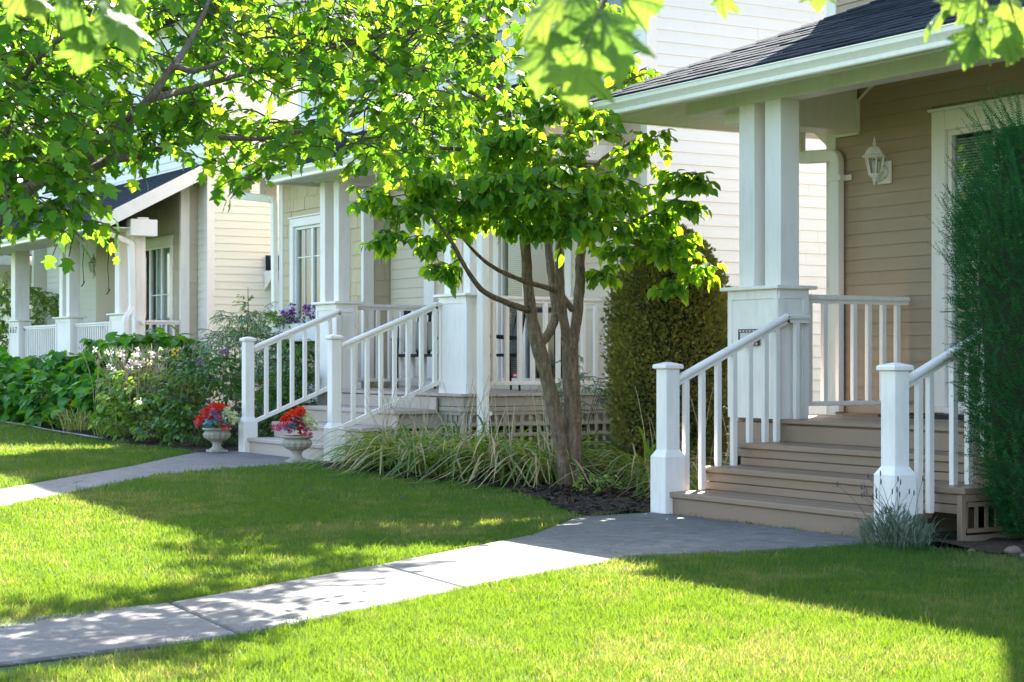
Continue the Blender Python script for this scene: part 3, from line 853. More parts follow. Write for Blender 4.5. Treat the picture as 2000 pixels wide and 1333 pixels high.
st = MB()
ny = [8.165, 8.56, 8.91, 9.29]; rz = D1/4
for k in range(3): st.box(-11.34, -9.3, ny[k]+.08, 9.40, rz*k-.02, rz*(k+1)-.046)
st = st.build('porch_steps', M['tan'], h1)
for k in range(4):
    x0, x1 = (-11.31, -8.90) if k == 0 else (-11.41, -8.565); z = rz*(k+1); y = ny[k]
    if k < 3: MB().cbox(x0, x1, y, ny[k+1]+.05, z-.044, z, .007).build('tread', M['tan'], st)
    if k in (1, 2):
        MB().cbox(x0+.012, x1-.012, y+.028, y+.052, z-.112, z-.0455, .004).build('riser', M['tan'], st)
        MB().cbox(x0+.012, x1-.012, y+.034, y+.054, z-rz+.001, z-.117, .004).build('riser', M['tan'], st)
    else: MB().cbox(x0+.012, x1-.012, y+.028, y+.052, z-rz+.001, z-.0455, .004).build('riser', M['tan'], st)
sk = MB(); sk.cbox(-8.59, -8.55, 8.565, 9.33, .27, .312, .003); sk.cbox(-8.59, -8.55, 8.565, 9.33, .0, .05, .003); sk.cbox(-8.592, -8.548, 8.52, 8.562, 0, .312, .003)
sk = sk.build('lattice_skirt', M['tan'], h1)
lattice(sk, 'right', -8.555, 8.58, 9.32, .08, .25, M['tan'], .085, .03)
sk2 = MB(); sk2.cbox(-12.07, -12.02, 9.35, 9.38, 0, .42, .003); sk2.cbox(-11.47, -11.42, 9.35, 9.38, 0, .42, .003)
sk2 = sk2.build('lattice_skirt', M['tan'], h1); lattice(sk2, 'front', 9.352, -12.0, -11.48, .05, .41, M['tan'], .1, .034)

newel(h1, -11.38, 8.222, 0, 1.178, .067, .1, .445); newel(h1, -8.848, 8.222, 0, 1.178, .067, .1, .445)
tz = [rz, rz*2, rz*3, D1]
stair_rail(h1, -11.352, 8.28, 1.045, 9.38, 1.545, 9.60, [(8.372,tz[0]),(8.528,tz[0]),(8.685,tz[1]),(8.842,tz[1]),(9.0,tz[2]),(9.158,tz[2]),(9.295-.02,tz[2]),(9.48,tz[3])])
stair_rail(h1, -8.848, 8.28, 1.045, 9.38, 1.545, 9.50, [(8.43,tz[0]),(8.53,tz[0]),(8.745,tz[1]),(8.885,tz[1]),(9.03,tz[2]),(9.18,tz[2]),(9.42,tz[3])])
pillar(h1, -12.066, -11.413, 9.343, 9.657, D1, 1.80, 3.325, (-11.90, -11.556), .2, 9.5)
pillar(h1, -8.79, -8.14, 9.343, 9.657, D1, 1.80, 3.325, (-8.65, -8.30), .2, 9.5)
m = MB(); rail_bar(m, (-11.56,9.655,1.715), (-11.56,10.885,1.715))
rl = m.build('porch_railing', M['white'], h1); MB().cbox(-11.585,-11.535,9.655,10.885,.812,.85,.004).build('bottom_rail', M['white'], rl)
for k in range(7): baluster(rl, -11.56, 9.79+.1625*k, .849, 1.668)
MB().cbox(-8.12, -4.0, 9.47, 9.53, 1.69, 1.74, .006).build('porch_railing', M['white'], h1)

# beams, soffits, eaves, roof
m = MB(); m.cbox(-12.757, -4.0, 9.40, 9.60, 3.322, 3.60, .006); m.build('beam', M['white'], h1)
m = MB(); m.cbox(-12.47, -12.177, 9.61, YW-.03, 3.225, 3.62, .005); m.build('beam', M['white'], h1)
m = MB(); t = .022
m.box(-12.47, -12.16, YW-.045, YW-.02, 3.198, 3.222); m.box(-12.174, -12.150, YW-.046, YW-.02, 3.2225, 3.50)
m.prism([(-12.174,YW-.045,3.501),(-12.150,YW-.045,3.501),(-11.93,YW-.045,3.625),(-11.96,YW-.045,3.64)], (0,.025,0)); m.build('trim', M['white'], h1)
MB().box(-12.176, -4.0, 9.61, YW-.02, 3.63, 3.65).build('porch_ceiling', M['white'], h1)
MB().prism([(-13.48,9.02,3.352),(-4.0,9.02,3.352),(-4.0,9.40,3.515),(-13.10,9.40,3.515)], (0,0,.012)).build('soffit', M['white_old'], h1)
MB().prism([(-13.48,9.02,3.352),(-13.10,9.40,3.515),(-12.60,9.90,3.73),(-12.60,12.38,3.73),(-13.48,12.38,3.352)], (0,0,.012)).build('soffit', M['white_old'], h1)
MB().cbox(-12.757,-12.60,9.61,9.90,3.34,3.70,.004).build('beam', M['white'], h1)
m = MB(); m.cbox(-13.49, -4.0, 8.995, 9.015, 3.345, 3.49, .003); m.cbox(-13.51, -13.491, 8.995, 12.42, 3.345, 3.49, .003); m.cbox(-13.45,-12.6,12.38,12.42,3.34,3.49,.003); m.build('fascia', M['white'], h1)
gutter(h1, lambda i, d: [(-4.0, 8.99-d, 3.487), (-13.515-d, 8.99-d, 3.487), (-13.515-d, 12.45, 3.487)][i], 3)
spout(h1, [(-12.92,10.82,3.36),(-12.92,10.82,3.06),(-12.395,10.82,3.03),(-12.395,10.82,.73)], .115, .075)
m = MB(); m.cbox(-12.47,-12.30,10.775,10.785,2.80,2.85,.002); m.cbox(-12.335,-12.25,10.86,10.872,2.80,2.85,.002); m.cbox(-12.336,-12.326,10.775,10.872,2.80,2.85,.002); m.build('strap', M['white_old'], h1)
m = MB(); m.prism([(-13.2,11.2,3.375),(-12.6,11.2,3.375),(-12.6,11.2,2.9)], (0,.04,0)); m.build('eave_bracket', M['white'], h1)

PT = .43; YE, ZE, XE = 8.885, 3.50, -13.62
m = MB()
dz = .02
rp = [(XE,YE,ZE),(-4.0,YE,ZE),(-4.0,YW,ZE+PT*(YW-YE)),(XE+(YW-YE),YW,ZE+PT*(YW-YE))]
m.prism([(x,y,z-.03) for x,y,z in rp], (0,0,.028))
lp = [(XE,YE,ZE),(XE+(YW-YE),YW,ZE+PT*(YW-YE)),(-12.58,YW,ZE+PT*(-12.58-XE)),(-12.58,12.45,ZE+PT*(-12.58-XE)),(XE,12.45,ZE)]
m.prism([(x,y,z-.03) for x,y,z in lp], (0,0,.028))
roof1 = m.build('porch_roof', M['roof'], h1)
tabm = shared('roof_shingle_tab', [(0,0,0),(1,0,0),(1,.175,0),(0,.175,0),(0,0,.011),(1,0,.011),(1,.175,.003),(0,.175,.003)],
              [(0,3,2,1),(4,5,6,7),(0,1,5,4),(1,2,6,5),(2,3,7,6),(3,0,4,7)], M['roof'])
pa = math.atan(PT); e = .14
far_m = MB(); nsh = 0
k = 0
while k*e*math.cos(pa) < YW-YE-.02:
    y = YE-.015+k*e*math.cos(pa); z = ZE+PT*(y-YE)+.001; x = XE+max(0, y-YE)+.15; first = True
    while x < -4.0:
        w = random.choice((.16,.22,.30,.33,.33)) if first else random.choice((.20,.33,.33,.36)); first = False
        if x < -8.3 and nsh < 235:
            part(tabm, 'shingle', roof1, (x, y+random.uniform(-.006,.006), z+random.uniform(0,.003)), (pa,0,0), (w-.006, 1, random.choice((1,1,1.35)))); nsh += 1
        else:
            c, s_ = math.cos(pa), math.sin(pa)
            far_m.add([(x,y,z),(x+w-.006,y,z),(x,y,z+.011),(x+w-.006,y,z+.011),(x+w-.006,y+.17*c,z+.17*s_+.003),(x,y+.17*c,z+.17*s_+.003)], [(0,1,3,2),(2,3,4,5)])
        x += w
    k += 1
k = 0
while k*e*math.cos(pa) < 1.0:
    x = XE-.015+k*e*math.cos(pa); z = ZE+PT*(x-XE)+.001; y = YE+max(0, x-XE)+.15
    while y < 12.4:
        w = random.choice((.20,.33,.33,.36))
        far_m2 = part(tabm, 'shingle', roof1, (x, y+w, z+random.uniform(0,.003)), (pa,0,R(-90)), (w-.006, 1, 1)) if y < 11.2 else None
        y += w
    k += 1
o = far_m.build('shingles', M['roof'], roof1); o["kind"] = 'stuff'
capm = shared('ridge_cap_piece', [(-.17,-.02,-.040),(0,-.02,.012),(.17,-.02,-.040),(-.17,.25,-.052),(0,.25,.0),(.17,.25,-.052),(-.17,-.02,-.056),(0,-.02,-.004),(.17,-.02,-.056)],
              [(0,1,4,3),(1,2,5,4),(6,7,1,0),(7,8,2,1)], M['roof'])
hd = Vector((1,1,PT)).normalized(); side = Vector((1,-1,0)).normalized(); up = side.cross(hd)
rotm = Matrix((side, hd, up)).transposed().to_euler()
for k in range(15):
    p = Vector((XE,YE,ZE+.010)) + hd*(.02+k*.205); part(capm, 'ridge_cap', roof1, p, rotm)

# sliding door with a blind, lantern, plaque, stand-in mat
dr = glazed(h1, 'sliding_door', *door1, YW, .155, [-10.56])
slat_blind(dr, -11.05, -10.60, .9, 3.06, YW+.062, M['blind'])
MB().cbox(-11.09, -9.41, YW-.05, YW+.004, .742, .798, .004).build('threshold', M['white_old'], dr)
lantern((-11.83, YW-.017, 2.83), 'white coach lantern on the taupe wall beside the sliding door')
pq = thing('address_plaque', (-11.765, 9.33, 1.38), 'small dark framed address plaque with speckled border on the white pillar', 'plaque')
MB().cbox(-11.895, -11.635, 9.308, 9.331, 1.312, 1.448, .003).build('backing', M['brown'], pq)
MB().cbox(-11.862, -11.668, 9.3045, 9.3075, 1.342, 1.418, .0006).build('face', M['cushion'], pq)
for k in range(12):
    x = -11.888+k*.0218; 
    for z in (1.326, 1.433): bar(M['white_old'] if k % 2 else M['tan'], 'tile', pq, x-.005, x+.009, 9.3055, 9.3075, z-.006, z+.006)
mt = thing('stand_in_mat', (-10.6, 10.64, D1), 'black mat in place of the dark strip under the sliding door', 'mat')  # mat put in for the dark threshold strip at the wall base
m = MB(); m.cbox(-11.45, -9.7, 10.44, 10.82, D1+.002, D1+.022, .006); m.build('mat_sheet', M['black'], mt)
for k in range(24): MB().cbox(-11.43+k*.072, -11.395+k*.072, 10.46, 10.80, D1+.0225, D1+.030, .002).build('rib', M['black'], mt)

# ================================================================== the middle house (pale siding, shingled bay)
h2 = thing('house', (-19, 9.5, .1), 'pale house with stair railing between two porch pillars, behind the forked tree', 'house')
Y2, X2, D2, G2 = 11.5, -16.3, .828, .1
door2 = (-19.50, -17.95, .92, 3.15); win2u = (-17.75, -16.72, 4.55, 5.38); win2b = (-20.6, -19.4, 4.65, 5.38)
fw2 = wall_shell(h2, 'front_wall', 'front', Y2, -25.6, X2, .1, 5.74, M['beige_siding'], [door2, win2u, win2b])
def grow(h, t): return (h[0]-t, h[1]+t, h[2]-.06, h[3]+t*1.2)
lap_boards(fw2, 'front', Y2, -22.50, X2-.10, D2+.005, 3.75, .1345, BRD['beige_siding'], [grow(door2, .13), (-21.46,-21.17,0,4)])
lap_boards(fw2, 'front', Y2, -25.5, X2-.10, 4.40, 5.7, .1345, BRD['white_siding'], [grow(win2u, .1), grow(win2b, .1)])
sw2 = wall_shell(h2, 'side_wall', 'right', X2, Y2+.16, 20.5, .1, 5.74, M['white_siding'])
lap_boards(sw2, 'right', X2, Y2+.11, 16.6, G2+.05, 5.7, .1345, BRD['white_siding'], (), 4.2)
m = MB(); m.cbox(X2-.10, X2+.001, Y2-.028, Y2+.01, .15, 5.7, .004); m.cbox(X2+.002, X2+.028, Y2-.028, Y2+.105, .15, 5.7, .004); m.build('corner_board', M['white'], h2)
m = MB(); m.cbox(-25.62, -25.50, Y2-.028, Y2+.01, 4.3, 5.7, .004); m.build('corner_board', M['white'], h2)
MB().box(-25.6, -25.46, Y2+.16, 20.5, .1, 5.74).build('side_wall', M['beige_siding'], h2)
MB().box(-25.45, X2-.15, 20.36, 20.5, .1, 5.74).build('back_wall', M['beige_siding'], h2)
MB().add([(-25.75,10.75,5.86),(-16.1,10.75,5.86),(-16.1,21.0,5.86),(-25.75,21.0,5.86),(-21.2,16.0,7.4),(-20.7,16.0,7.4),(-25.75,10.75,5.75),(-16.1,10.75,5.75),(-16.1,21.0,5.75),(-25.75,21.0,5.75)], [(0,1,5,4),(1,2,5),(2,3,4,5),(3,0,4),(6,7,1,0),(7,8,2,1),(8,9,3,2),(9,6,0,3),(9,8,7,6)]).build('main_roof', M['roof'], h2)
MB().cbox(-21.46, -21.17, Y2-.045, Y2-.001, D2, 3.75, .005).build('pilaster', M['white'], h2)
d2 = glazed(h2, 'sliding_door', *door2, Y2, .13, [-18.95], False)
slat_blind(d2, -19.45, -19.0, 1.0, 3.1, Y2+.09, M['blind'])
for w in (win2u, win2b):
    ww = glazed(h2, 'window', *w, Y2, .10, [(w[0]+w[1])/2]); slat_blind(ww, w[0]+.04, w[1]-.04, w[2]+.05, w[3]-.05, Y2+.10, M['blind'])

m = MB(); m.box(-25.6,-18.0,10.95,17.0,5.9,7.45); m.build('shadow_storey_wall', M['beige_siding'], h2)  # unseen upper storey, added to cast its shadow on the lawn
MB().add([(-25.75,10.7,7.62),(-17.85,10.7,7.62),(-17.85,17.2,7.62),(-25.75,17.2,7.62),(-22.8,14,8.9),(-20.8,14,8.9),(-25.75,10.7,7.5),(-17.85,10.7,7.5),(-17.85,17.2,7.5),(-25.75,17.2,7.5)], [(0,1,5,4),(1,2,5),(2,3,4,5),(3,0,4),(6,7,1,0),(7,8,2,1),(8,9,3,2),(9,6,0,3),(9,8,7,6)]).build('shadow_storey_roof', M['roof'], h2)  # roof of that added storey, also out of view

# shingled bay left of the porch
bx0, bx1, by = -25.4, -22.54, 11.1; winb = (-24.9, -23.08, 1.78, 3.18)
bay = wall_shell(h2, 'bay_wall', 'front', by, bx0, bx1, .1, 3.98, M['shingle_wall'], [winb], .1)
wall_shingles(bay, 'front', by, bx0+.10, bx1-.05, .95, 3.95, .19, M['shingle_wall'], [grow(winb, .12)])
bays = MB().box(bx1-.1, bx1-.003, by+.11, Y2, .1, 3.98).build('bay_side_wall', M['shingle_wall'], h2)
wall_shingles(bays, 'right', bx1, by+.14, Y2-.005, D2, 3.95, .21, M['shingle_grey'])
m = MB(); m.cbox(bx1-.05, bx1+.001, by-.028, by+.01, .9, 3.95, .004); m.cbox(bx1+.002, bx1+.028, by-.028, by+.135, .9, 3.95, .004); m.build('corner_board', M['white'], h2)
m = MB(); m.cbox(bx0-.002, bx0+.10, by-.028, by+.01, .2, 3.95, .004); m.cbox(bx0-.03, bx0-.003, by-.028, by+.4, .2, 3.95, .004); m.build('corner_board', M['white'], h2)
wb = glazed(h2, 'window', *winb, by, .12, [-24.30, -23.70]); 
muntins(wb, [-24.6,-24.0,-23.4], [2.72], winb[0]+.05, winb[1]-.05, winb[2]+.05, winb[3]-.05, by)
MB().cbox(bx0+.1, bx1-.05, by-.03, by-.001, .55, .94, .004).build('skirt_board', M['white_old'], h2)

# porch
dk2 = MB().box(-20.62, -16.88, 9.50, Y2-.02, .5, D2-.034).build('porch_floor', M['tan_skirt'], h2)
for k in range(14):
    y0 = 9.42+k*.1475; MB().cbox(-20.66, -16.80, y0, y0+.141, D2-.032, D2, .004).build('deck_board', M['tan_light'], dk2)
for x0, x1, y0, y1 in ((-17.43,-16.83,9.465,9.49),(-16.855,-16.83,9.491,11.46)):
    MB().cbox(x0, x1, y0, y1, .690, D2-.035, .003).build('fascia_board', M['tan_skirt'], dk2)
    MB().cbox(x0-.004, x1+.008, y0-.008, y1, .635, .684, .003).build('fascia_board', M['tan_skirt'], dk2)
MB().box(-20.62,-20.56,9.52,11.4,.05,.5).build('deck_light_stop', M['tan_skirt'], h2); MB().box(-20.55,-16.9,11.40,11.46,.05,.5).build('deck_light_stop', M['tan_skirt'], h2); MB().box(-20.55,-17.45,9.52,9.56,.05,.5).build('deck_light_stop', M['tan_skirt'], h2)  # unseen walls added to block light behind the lattice skirt
MB().box(-12.06,-12.02,9.39,10.85,.02,.44).build('deck_light_stop', M['tan'], h1); MB().box(-11.40,-11.36,9.42,10.85,.02,.44).build('deck_light_stop', M['tan'], h1)  # the same added light stops under the near deck
lk = MB().box(-16.90, -16.86, 9.49, 9.53, .08, .63).build('lattice_skirt', M['tan_skirt'], h2)
MB().box(-16.90,-16.86,11.42,11.46,.08,.63).build('skirt_post', M['tan_skirt'], lk); MB().box(-17.42,-17.38,9.49,9.53,.08,.63).build('skirt_post', M['tan_skirt'], lk)
lattice(lk, 'right', -16.835, 9.56, 11.40, .14, .615, M['tan_skirt'], .108, .042); lattice(lk, 'front', 9.473, -17.36, -16.92, .14, .615, M['tan_skirt'], .108, .042)
rise2 = (D2-G2)/4; n2 = [8.165, 8.508, 8.90, 9.385]
s2 = MB()
for k in range(3): s2.box(-19.72, -17.40, n2[k]+.08, 9.5, G2+rise2*k-.02, G2+rise2*(k+1)-.046)
s2 = s2.build('porch_steps', M['tan_light'], h2)
for k in range(4):
    z = G2+rise2*(k+1); y = n2[k]; x0, x1 = (-19.68,-17.47) if k == 0 else (-19.76,-17.34)
    if k < 3: MB().cbox(x0, x1, y, n2[k+1]+.05, z-.044, z, .006).build('tread', M['tan_light'], s2)
    MB().cbox(x0+.01, x1-.01, y+.028, y+.052, z-rise2+.001, z-.0455, .004).build('riser', M['tan_light'], s2)
newel(h2, -19.765, 8.215, G2, 1.365, .058, .088, .37); newel(h2, -17.40, 8.215, G2, 1.365, .058, .088, .37)
def line(a, b): return lambda y: a[1]+(b[1]-a[1])*(y-a[0])/(b[0]-a[0])
bl, br_ = ((8.30,.475),(9.40,.915)), ((8.30,.475),(9.47,.945))
stair_rail(h2, -19.74, 8.27, 1.335, 9.38, 1.785, 9.56, [(8.435+.165*k, line(*bl)(8.435+.165*k)) for k in range(6)], bl)
stair_rail(h2, -17.40, 8.27, 1.335, 9.44, 1.805, 9.495, [(8.435+.165*k, line(*br_)(8.435+.165*k)) for k in range(7)], br_)
pillar(h2, -20.65, -20.05, 9.50, 9.78, D2, 1.91, 3.42, (-20.575, -20.175), .145, 9.62)
pillar(h2, -17.43, -16.81, 9.50, 9.78, D2, 1.91, 3.42, (-17.335, -16.905), .145, 9.62)
for X, ya, yb in ((-16.90,9.78,11.46),(-20.35,9.78,11.46)):
    m = MB(); rail_bar(m, (X,ya,1.868), (X,yb,1.868))
    r_ = m.build('porch_railing', M['white'], h2); MB().cbox(X-.025,X+.025,ya,yb,.918,.958,.004).build('bottom_rail', M['white'], r_); k = 0
    while ya+.10+k*.166 < yb-.03: baluster(r_, X, ya+.10+k*.166, .957, 1.82, None, .046); k += 1
spout(h2, [(-16.68,9.05,3.44),(-16.68,9.05,3.3),(-16.68,9.62,3.05),(-16.68,9.62,.30)], .13, .09)
MB().cbox(-16.80,-16.58,9.66,9.68,.60,.64,.002).build('strap', M['white_old'], h2)
# eaves
MB().cbox(-20.80, -16.80, 9.52, 9.72, 3.42, 3.60, .006).build('beam', M['white'], h2)
MB().cbox(-20.79, -20.60, 9.725, Y2-.01, 3.42, 3.60, .006).build('beam', M['white'], h2)
MB().cbox(-16.99, -16.80, 9.725, Y2-.01, 3.42, 3.60, .006).build('beam', M['white'], h2)
MB().box(-21.05, -16.36, 9.16, 9.519, 3.44, 3.455).build('soffit', M['white_old'], h2)
MB().box(-20.59, -17.0, 9.73, Y2-.03, 3.60, 3.615).build('porch_ceiling', M['white'], h2)
MB().cbox(-21.08, -16.33, 9.135, 9.155, 3.42, 3.55, .003).build('fascia', M['white'], h2)
gutter(h2, lambda i, d: [(-16.3, 9.13-d, 3.548), (-21.10-d, 9.13-d, 3.548), (-21.10-d, 11.0, 3.548)][i], 3)
YE2, ZE2, XE2 = 9.03, 3.56, -21.2; zt = ZE2+PT*(Y2-YE2)
m = MB(); m.prism([(XE2,YE2,ZE2-.03),(-16.3,YE2,ZE2-.03),(-16.3,Y2,zt-.03),(XE2+(Y2-YE2),Y2,zt-.03)], (0,0,.028))
m.prism([(XE2,YE2,ZE2-.03),(XE2+(Y2-YE2),Y2,zt-.03),(XE2,Y2,ZE2-.03)], (0,0,.028))
rf2 = m.build('porch_roof', M['roof'], h2)
roof_courses(rf2, (XE2,YE2-.01,ZE2), (-16.3,YE2-.01,ZE2), (-16.3,Y2,zt), (XE2+(Y2-YE2),Y2,zt))
m = MB(); m.prism([(-16.30,YE2+.02,ZE2-.20),(-16.30,YE2+.02,ZE2-.005),(-16.30,Y2-.03,zt-.005),(-16.30,Y2-.03,zt-.20)], (.035,0,0)); m.build('rake_board', M['white'], h2)
m = MB(); m.prism([(-16.84,9.74,3.602),(-16.84,Y2-.02,3.602),(-16.84,Y2-.02,zt-.09),(-16.84,9.74,ZE2+PT*(9.74-YE2)-.09)], (.03,0,0)); m.build('gable_infill', M['beige_siding'], h2)
# roof of the bay
m = MB(); zb = 4.06; m.prism([(-26.05,10.50,zb-.03),(-20.9,10.50,zb-.03),(-20.9,Y2,zb+PT*1.0-.03),(-26.05,Y2,zb+PT*1.0-.03)], (0,0,.028))
rb = m.build('bay_roof', M['roof'], h2); roof_courses(rb, (-26.05,10.49,zb), (-20.9,10.49,zb), (-20.9,Y2,zb+PT), (-26.05,Y2,zb+PT))
gutter(h2, lambda i, d: [(-20.9, 10.60-d, 4.05), (-26.08, 10.60-d, 4.05)][i], 2)
m = MB(); m.cbox(-26.03,-20.9,10.605,10.625,3.91,4.05,.003); m.build('fascia', M['white'], h2)
MB().box(-26.0, -20.9, 10.63, by-.03, 3.95, 3.965).build('soffit', M['white_old'], h2)
m = MB(); m.cbox(-26.06,-26.03,10.60,10.86,3.70,4.03,.003); m.build('eave_return', M['white'], h2)
m = MB(); m.cbox(-26.06,-26.03,11.02,11.30,3.66,4.03,.003); m.build('eave_return', M['white'], h2)
MB().prism([(-26.06,10.50,4.02),(-26.06,Y2,4.44),(-26.06,Y2,4.02)], (.03,0,0)).build('rake_board', M['white'], h2)
spout(h2, [(-25.93,10.55,3.93),(-25.93,10.55,3.72),(-25.50,11.02,3.64),(-25.46,11.03,1.0)], .11, .08, 'downspout', M['gutter'])

# ================================================================== the far house (657)
h3 = thing('house', (-33, 10.2, .2), 'cream house with sloping porch roof end and number 657 on its pillar', 'house')
X3, Y3, D3 = -29.3, 11.44, .92
w3 = (-31.98, -30.28, 1.05, 3.22)
sw3 = wall_shell(h3, 'side_wall', 'right', X3, Y3, 20, .2, 7.3, M['cream_siding'])
lap_boards(sw3, 'right', X3, Y3+.12, 14.4, .3, 6.2, .132, BRD['cream_siding'], (), 4)
fw3 = wall_shell(h3, 'front_wall', 'front', Y3, -40.5, X3-.15, 3.9, 7.3, M['cream_siding'])
lap_boards(fw3, 'front', Y3, -40.2, X3-.12, 4.5, 6.2, .132, BRD['white_siding'])
m = MB(); m.cbox(X3-.12, X3+.001, Y3-.028, Y3-.001, .3, 7.2, .004); m.cbox(X3+.002, X3+.028, Y3-.028, Y3+.115, .3, 7.2, .004); m.build('corner_board', M['white'], h3)
lo = wall_shell(h3, 'porch_wall', 'front', Y3, -29.76, X3-.15, .2, 3.89, M['cream_siding'])
lap_boards(lo, 'front', Y3, -29.75, X3-.12, .93, 4.2, .132, BRD['cream_siding'])
b3 = wall_shell(h3, 'bay_wall', 'front', 11.14, -34.5, -29.76, .2, 4.35, M['shingle_grey'], [w3], .1)
wall_shingles(b3, 'front', 11.14, -33.2, -29.80, 1.0, 4.3, .22, M['shingle_grey'], [grow(w3, .12)])
b3s = MB().box(-29.86, -29.763, 11.25, Y3-.002, .2, 4.35).build('bay_side_wall', M['shingle_grey'], h3)
wall_shingles(b3s, 'right', -29.76, 11.27, Y3-.03, 1.0, 4.3, .22, M['shingle_grey'])
m = MB(); m.cbox(-29.82, -29.759, 11.112, 11.15, .93, 4.35, .004); m.cbox(-29.758, -29.732, 11.112, 11.27, .93, 4.35, .004); m.build('corner_board', M['white'], h3)
wn3 = glazed(h3, 'window', *w3, 11.14, .12, [-31.42, -30.82])
muntins(wn3, [-31.12], [2.35], -31.38, w3[1]-.05, w3[2]+.05, w3[3]-.05, 11.14)
m = MB(); xx = -31.40; pts = []
for k in range(60):
    pts.append((-31.40+k*.0185, 11.14+.11+.018*math.sin(k*1.25)))
m.add([(x,y,w3[2]+.05) for x,y in pts]+[(x,y,w3[3]-.05) for x,y in pts], [(i,i+1,61+i,60+i) for i in range(59)])
m.build('curtain', M['curtain'], wn3, True)
pw3 = wall_shell(h3, 'porch_wall', 'front', 11.9, -40.5, -34.5, .2, 3.9, M['cream_siding'])
lap_boards(pw3, 'front', 11.9, -40.3, -34.52, .93, 3.8, .132, BRD['cream_siding'])
MB().box(-40.5, -40.36, 11.6, 20, .2, 7.3).build('side_wall', M['cream_siding'], h3)
MB().box(-40.35, X3-.15, 19.86, 20, .2, 7.3).build('back_wall', M['cream_siding'], h3)
MB().prism([(-41.0,11.0,7.25),(-41.0,20.5,7.25),(-41.0,15.7,9.4)], (12.0,0,0)).build('main_roof', M['roof'], h3)
# porch roof: a lean-to whose end shows a white rake
P3 = .53; YE3, ZE3 = 9.42, 3.52; zt3 = ZE3+P3*(Y3-YE3)
m = MB(); m.prism([(-39.2,YE3,ZE3-.03),(-29.2,YE3,ZE3-.03),(-29.2,Y3,zt3-.03),(-39.2,Y3,zt3-.03)], (0,0,.028)); rf3 = m.build('porch_roof', M['roof'], h3)
roof_courses(rf3, (-39.2,YE3-.01,ZE3), (-29.2,YE3-.01,ZE3), (-29.2,Y3,zt3), (-39.2,Y3,zt3))
m = MB(); m.prism([(-29.2,YE3-.03,ZE3-.25),(-29.2,YE3-.03,ZE3-.003),(-29.2,Y3-.03,zt3-.003),(-29.2,Y3-.03,zt3-.25)], (.04,0,0)); m.build('rake_board', M['white'], h3)
gutter(h3, lambda i, d: [(-29.25, YE3+.08-d, 3.50), (-39.2, YE3+.08-d, 3.50)][i], 2)
MB().cbox(-39.1, -29.24, YE3+.085, YE3+.105, 3.36, 3.50, .003).build('fascia', M['white'], h3)
MB().cbox(-39.0, -29.35, 10.2, 10.4, 3.40, 3.60, .005).build('beam', M['white'], h3)
MB().box(-39.0, -29.3, 9.53, 10.199, 3.40, 3.415).build('soffit', M['white_old'], h3)
MB().cbox(-29.50, -29.26, 10.05, 10.52, 3.28, 3.56, .006).build('beam_end', M['white'], h3)
m = MB(); m.box(-39, -29.5, 10.25, 11.1, .3, D3); m.build('porch_floor', M['tan_light'], h3)
pillar(h3, -30.80, -29.85, 10.20, 10.45, D3, 2.0, 3.40, (-30.42,), .24, 10.32)
MB().cbox(-29.72, -29.52, 10.22, 10.40, D3, 3.40, .006).build('post', M['white'], h3)
pillar(h3, -34.0, -33.08, 10.20, 10.45, D3, 2.0, 3.40, (-33.76, -33.32), .2, 10.32)
pl657 = pillar(h3, -37.25, -36.52, 10.20, 10.45, D3, 2.0, 3.40, (-36.86,), .30, 10.32)
for xa, xb in ((-33.08,-30.80),(-36.52,-34.0),(-29.85,-29.4)):
    m = MB(); rail_bar(m, (xa,10.32,1.85), (xb,10.32,1.85)); r_ = m.build('porch_railing', M['white'], h3); MB().cbox(xa,xb,10.295,10.345,1.02,1.06,.004).build('bottom_rail', M['white'], r_)
    n = max(1, int((xb-xa)/.125))
    for k in range(1, n): baluster(r_, xa+(xb-xa)*k/n, 10.32, 1.058, 1.80, None, .04)
m = MB(); rail_bar(m, (-29.80,10.5,1.85), (-29.80,11.1,1.85)); r_ = m.build('porch_railing', M['white'], h3)
for k in range(4): baluster(r_, -29.80, 10.58+k*.14, .95, 1.80, None, .04)
spout(h3, [(-29.32,9.50,3.42),(-29.36,9.56,3.36),(-29.40,10.10,3.16),(-29.40,10.12,2.3),(-29.40,10.12,2.05),(-29.34,9.98,1.90),(-29.34,9.98,.6)], .12, .09, 'downspout', M['white'])
MB().box(-29.3+.002, -28.85, 12.62, 13.25, .3, 2.75).build('chimney_bump', M['cream_siding'], h3)
m = MB(); m.prism([(-29.29,12.5,2.76),(-28.72,12.5,2.76),(-29.29,12.5,3.02)], (0,.9,0)); m.build('bump_roof', M['roof'], h3)
m = MB(); m.prism([(-29.27,12.47,2.40),(-29.27,12.47,2.74),(-28.76,12.47,2.74)], (0,.028,0)); m.build('eave_bracket', M['white'], h3)
MB().lathe(-36.5, 10.33, [(.001,1.78),(.03,1.79),(.045,1.81),(.045,1.82)], 10).build('bell_cup', M['brown'], h3)
lantern((-36.35, 11.885, 3.02), 'white coach lantern on the cream wall behind the far porch posts', 1.25)

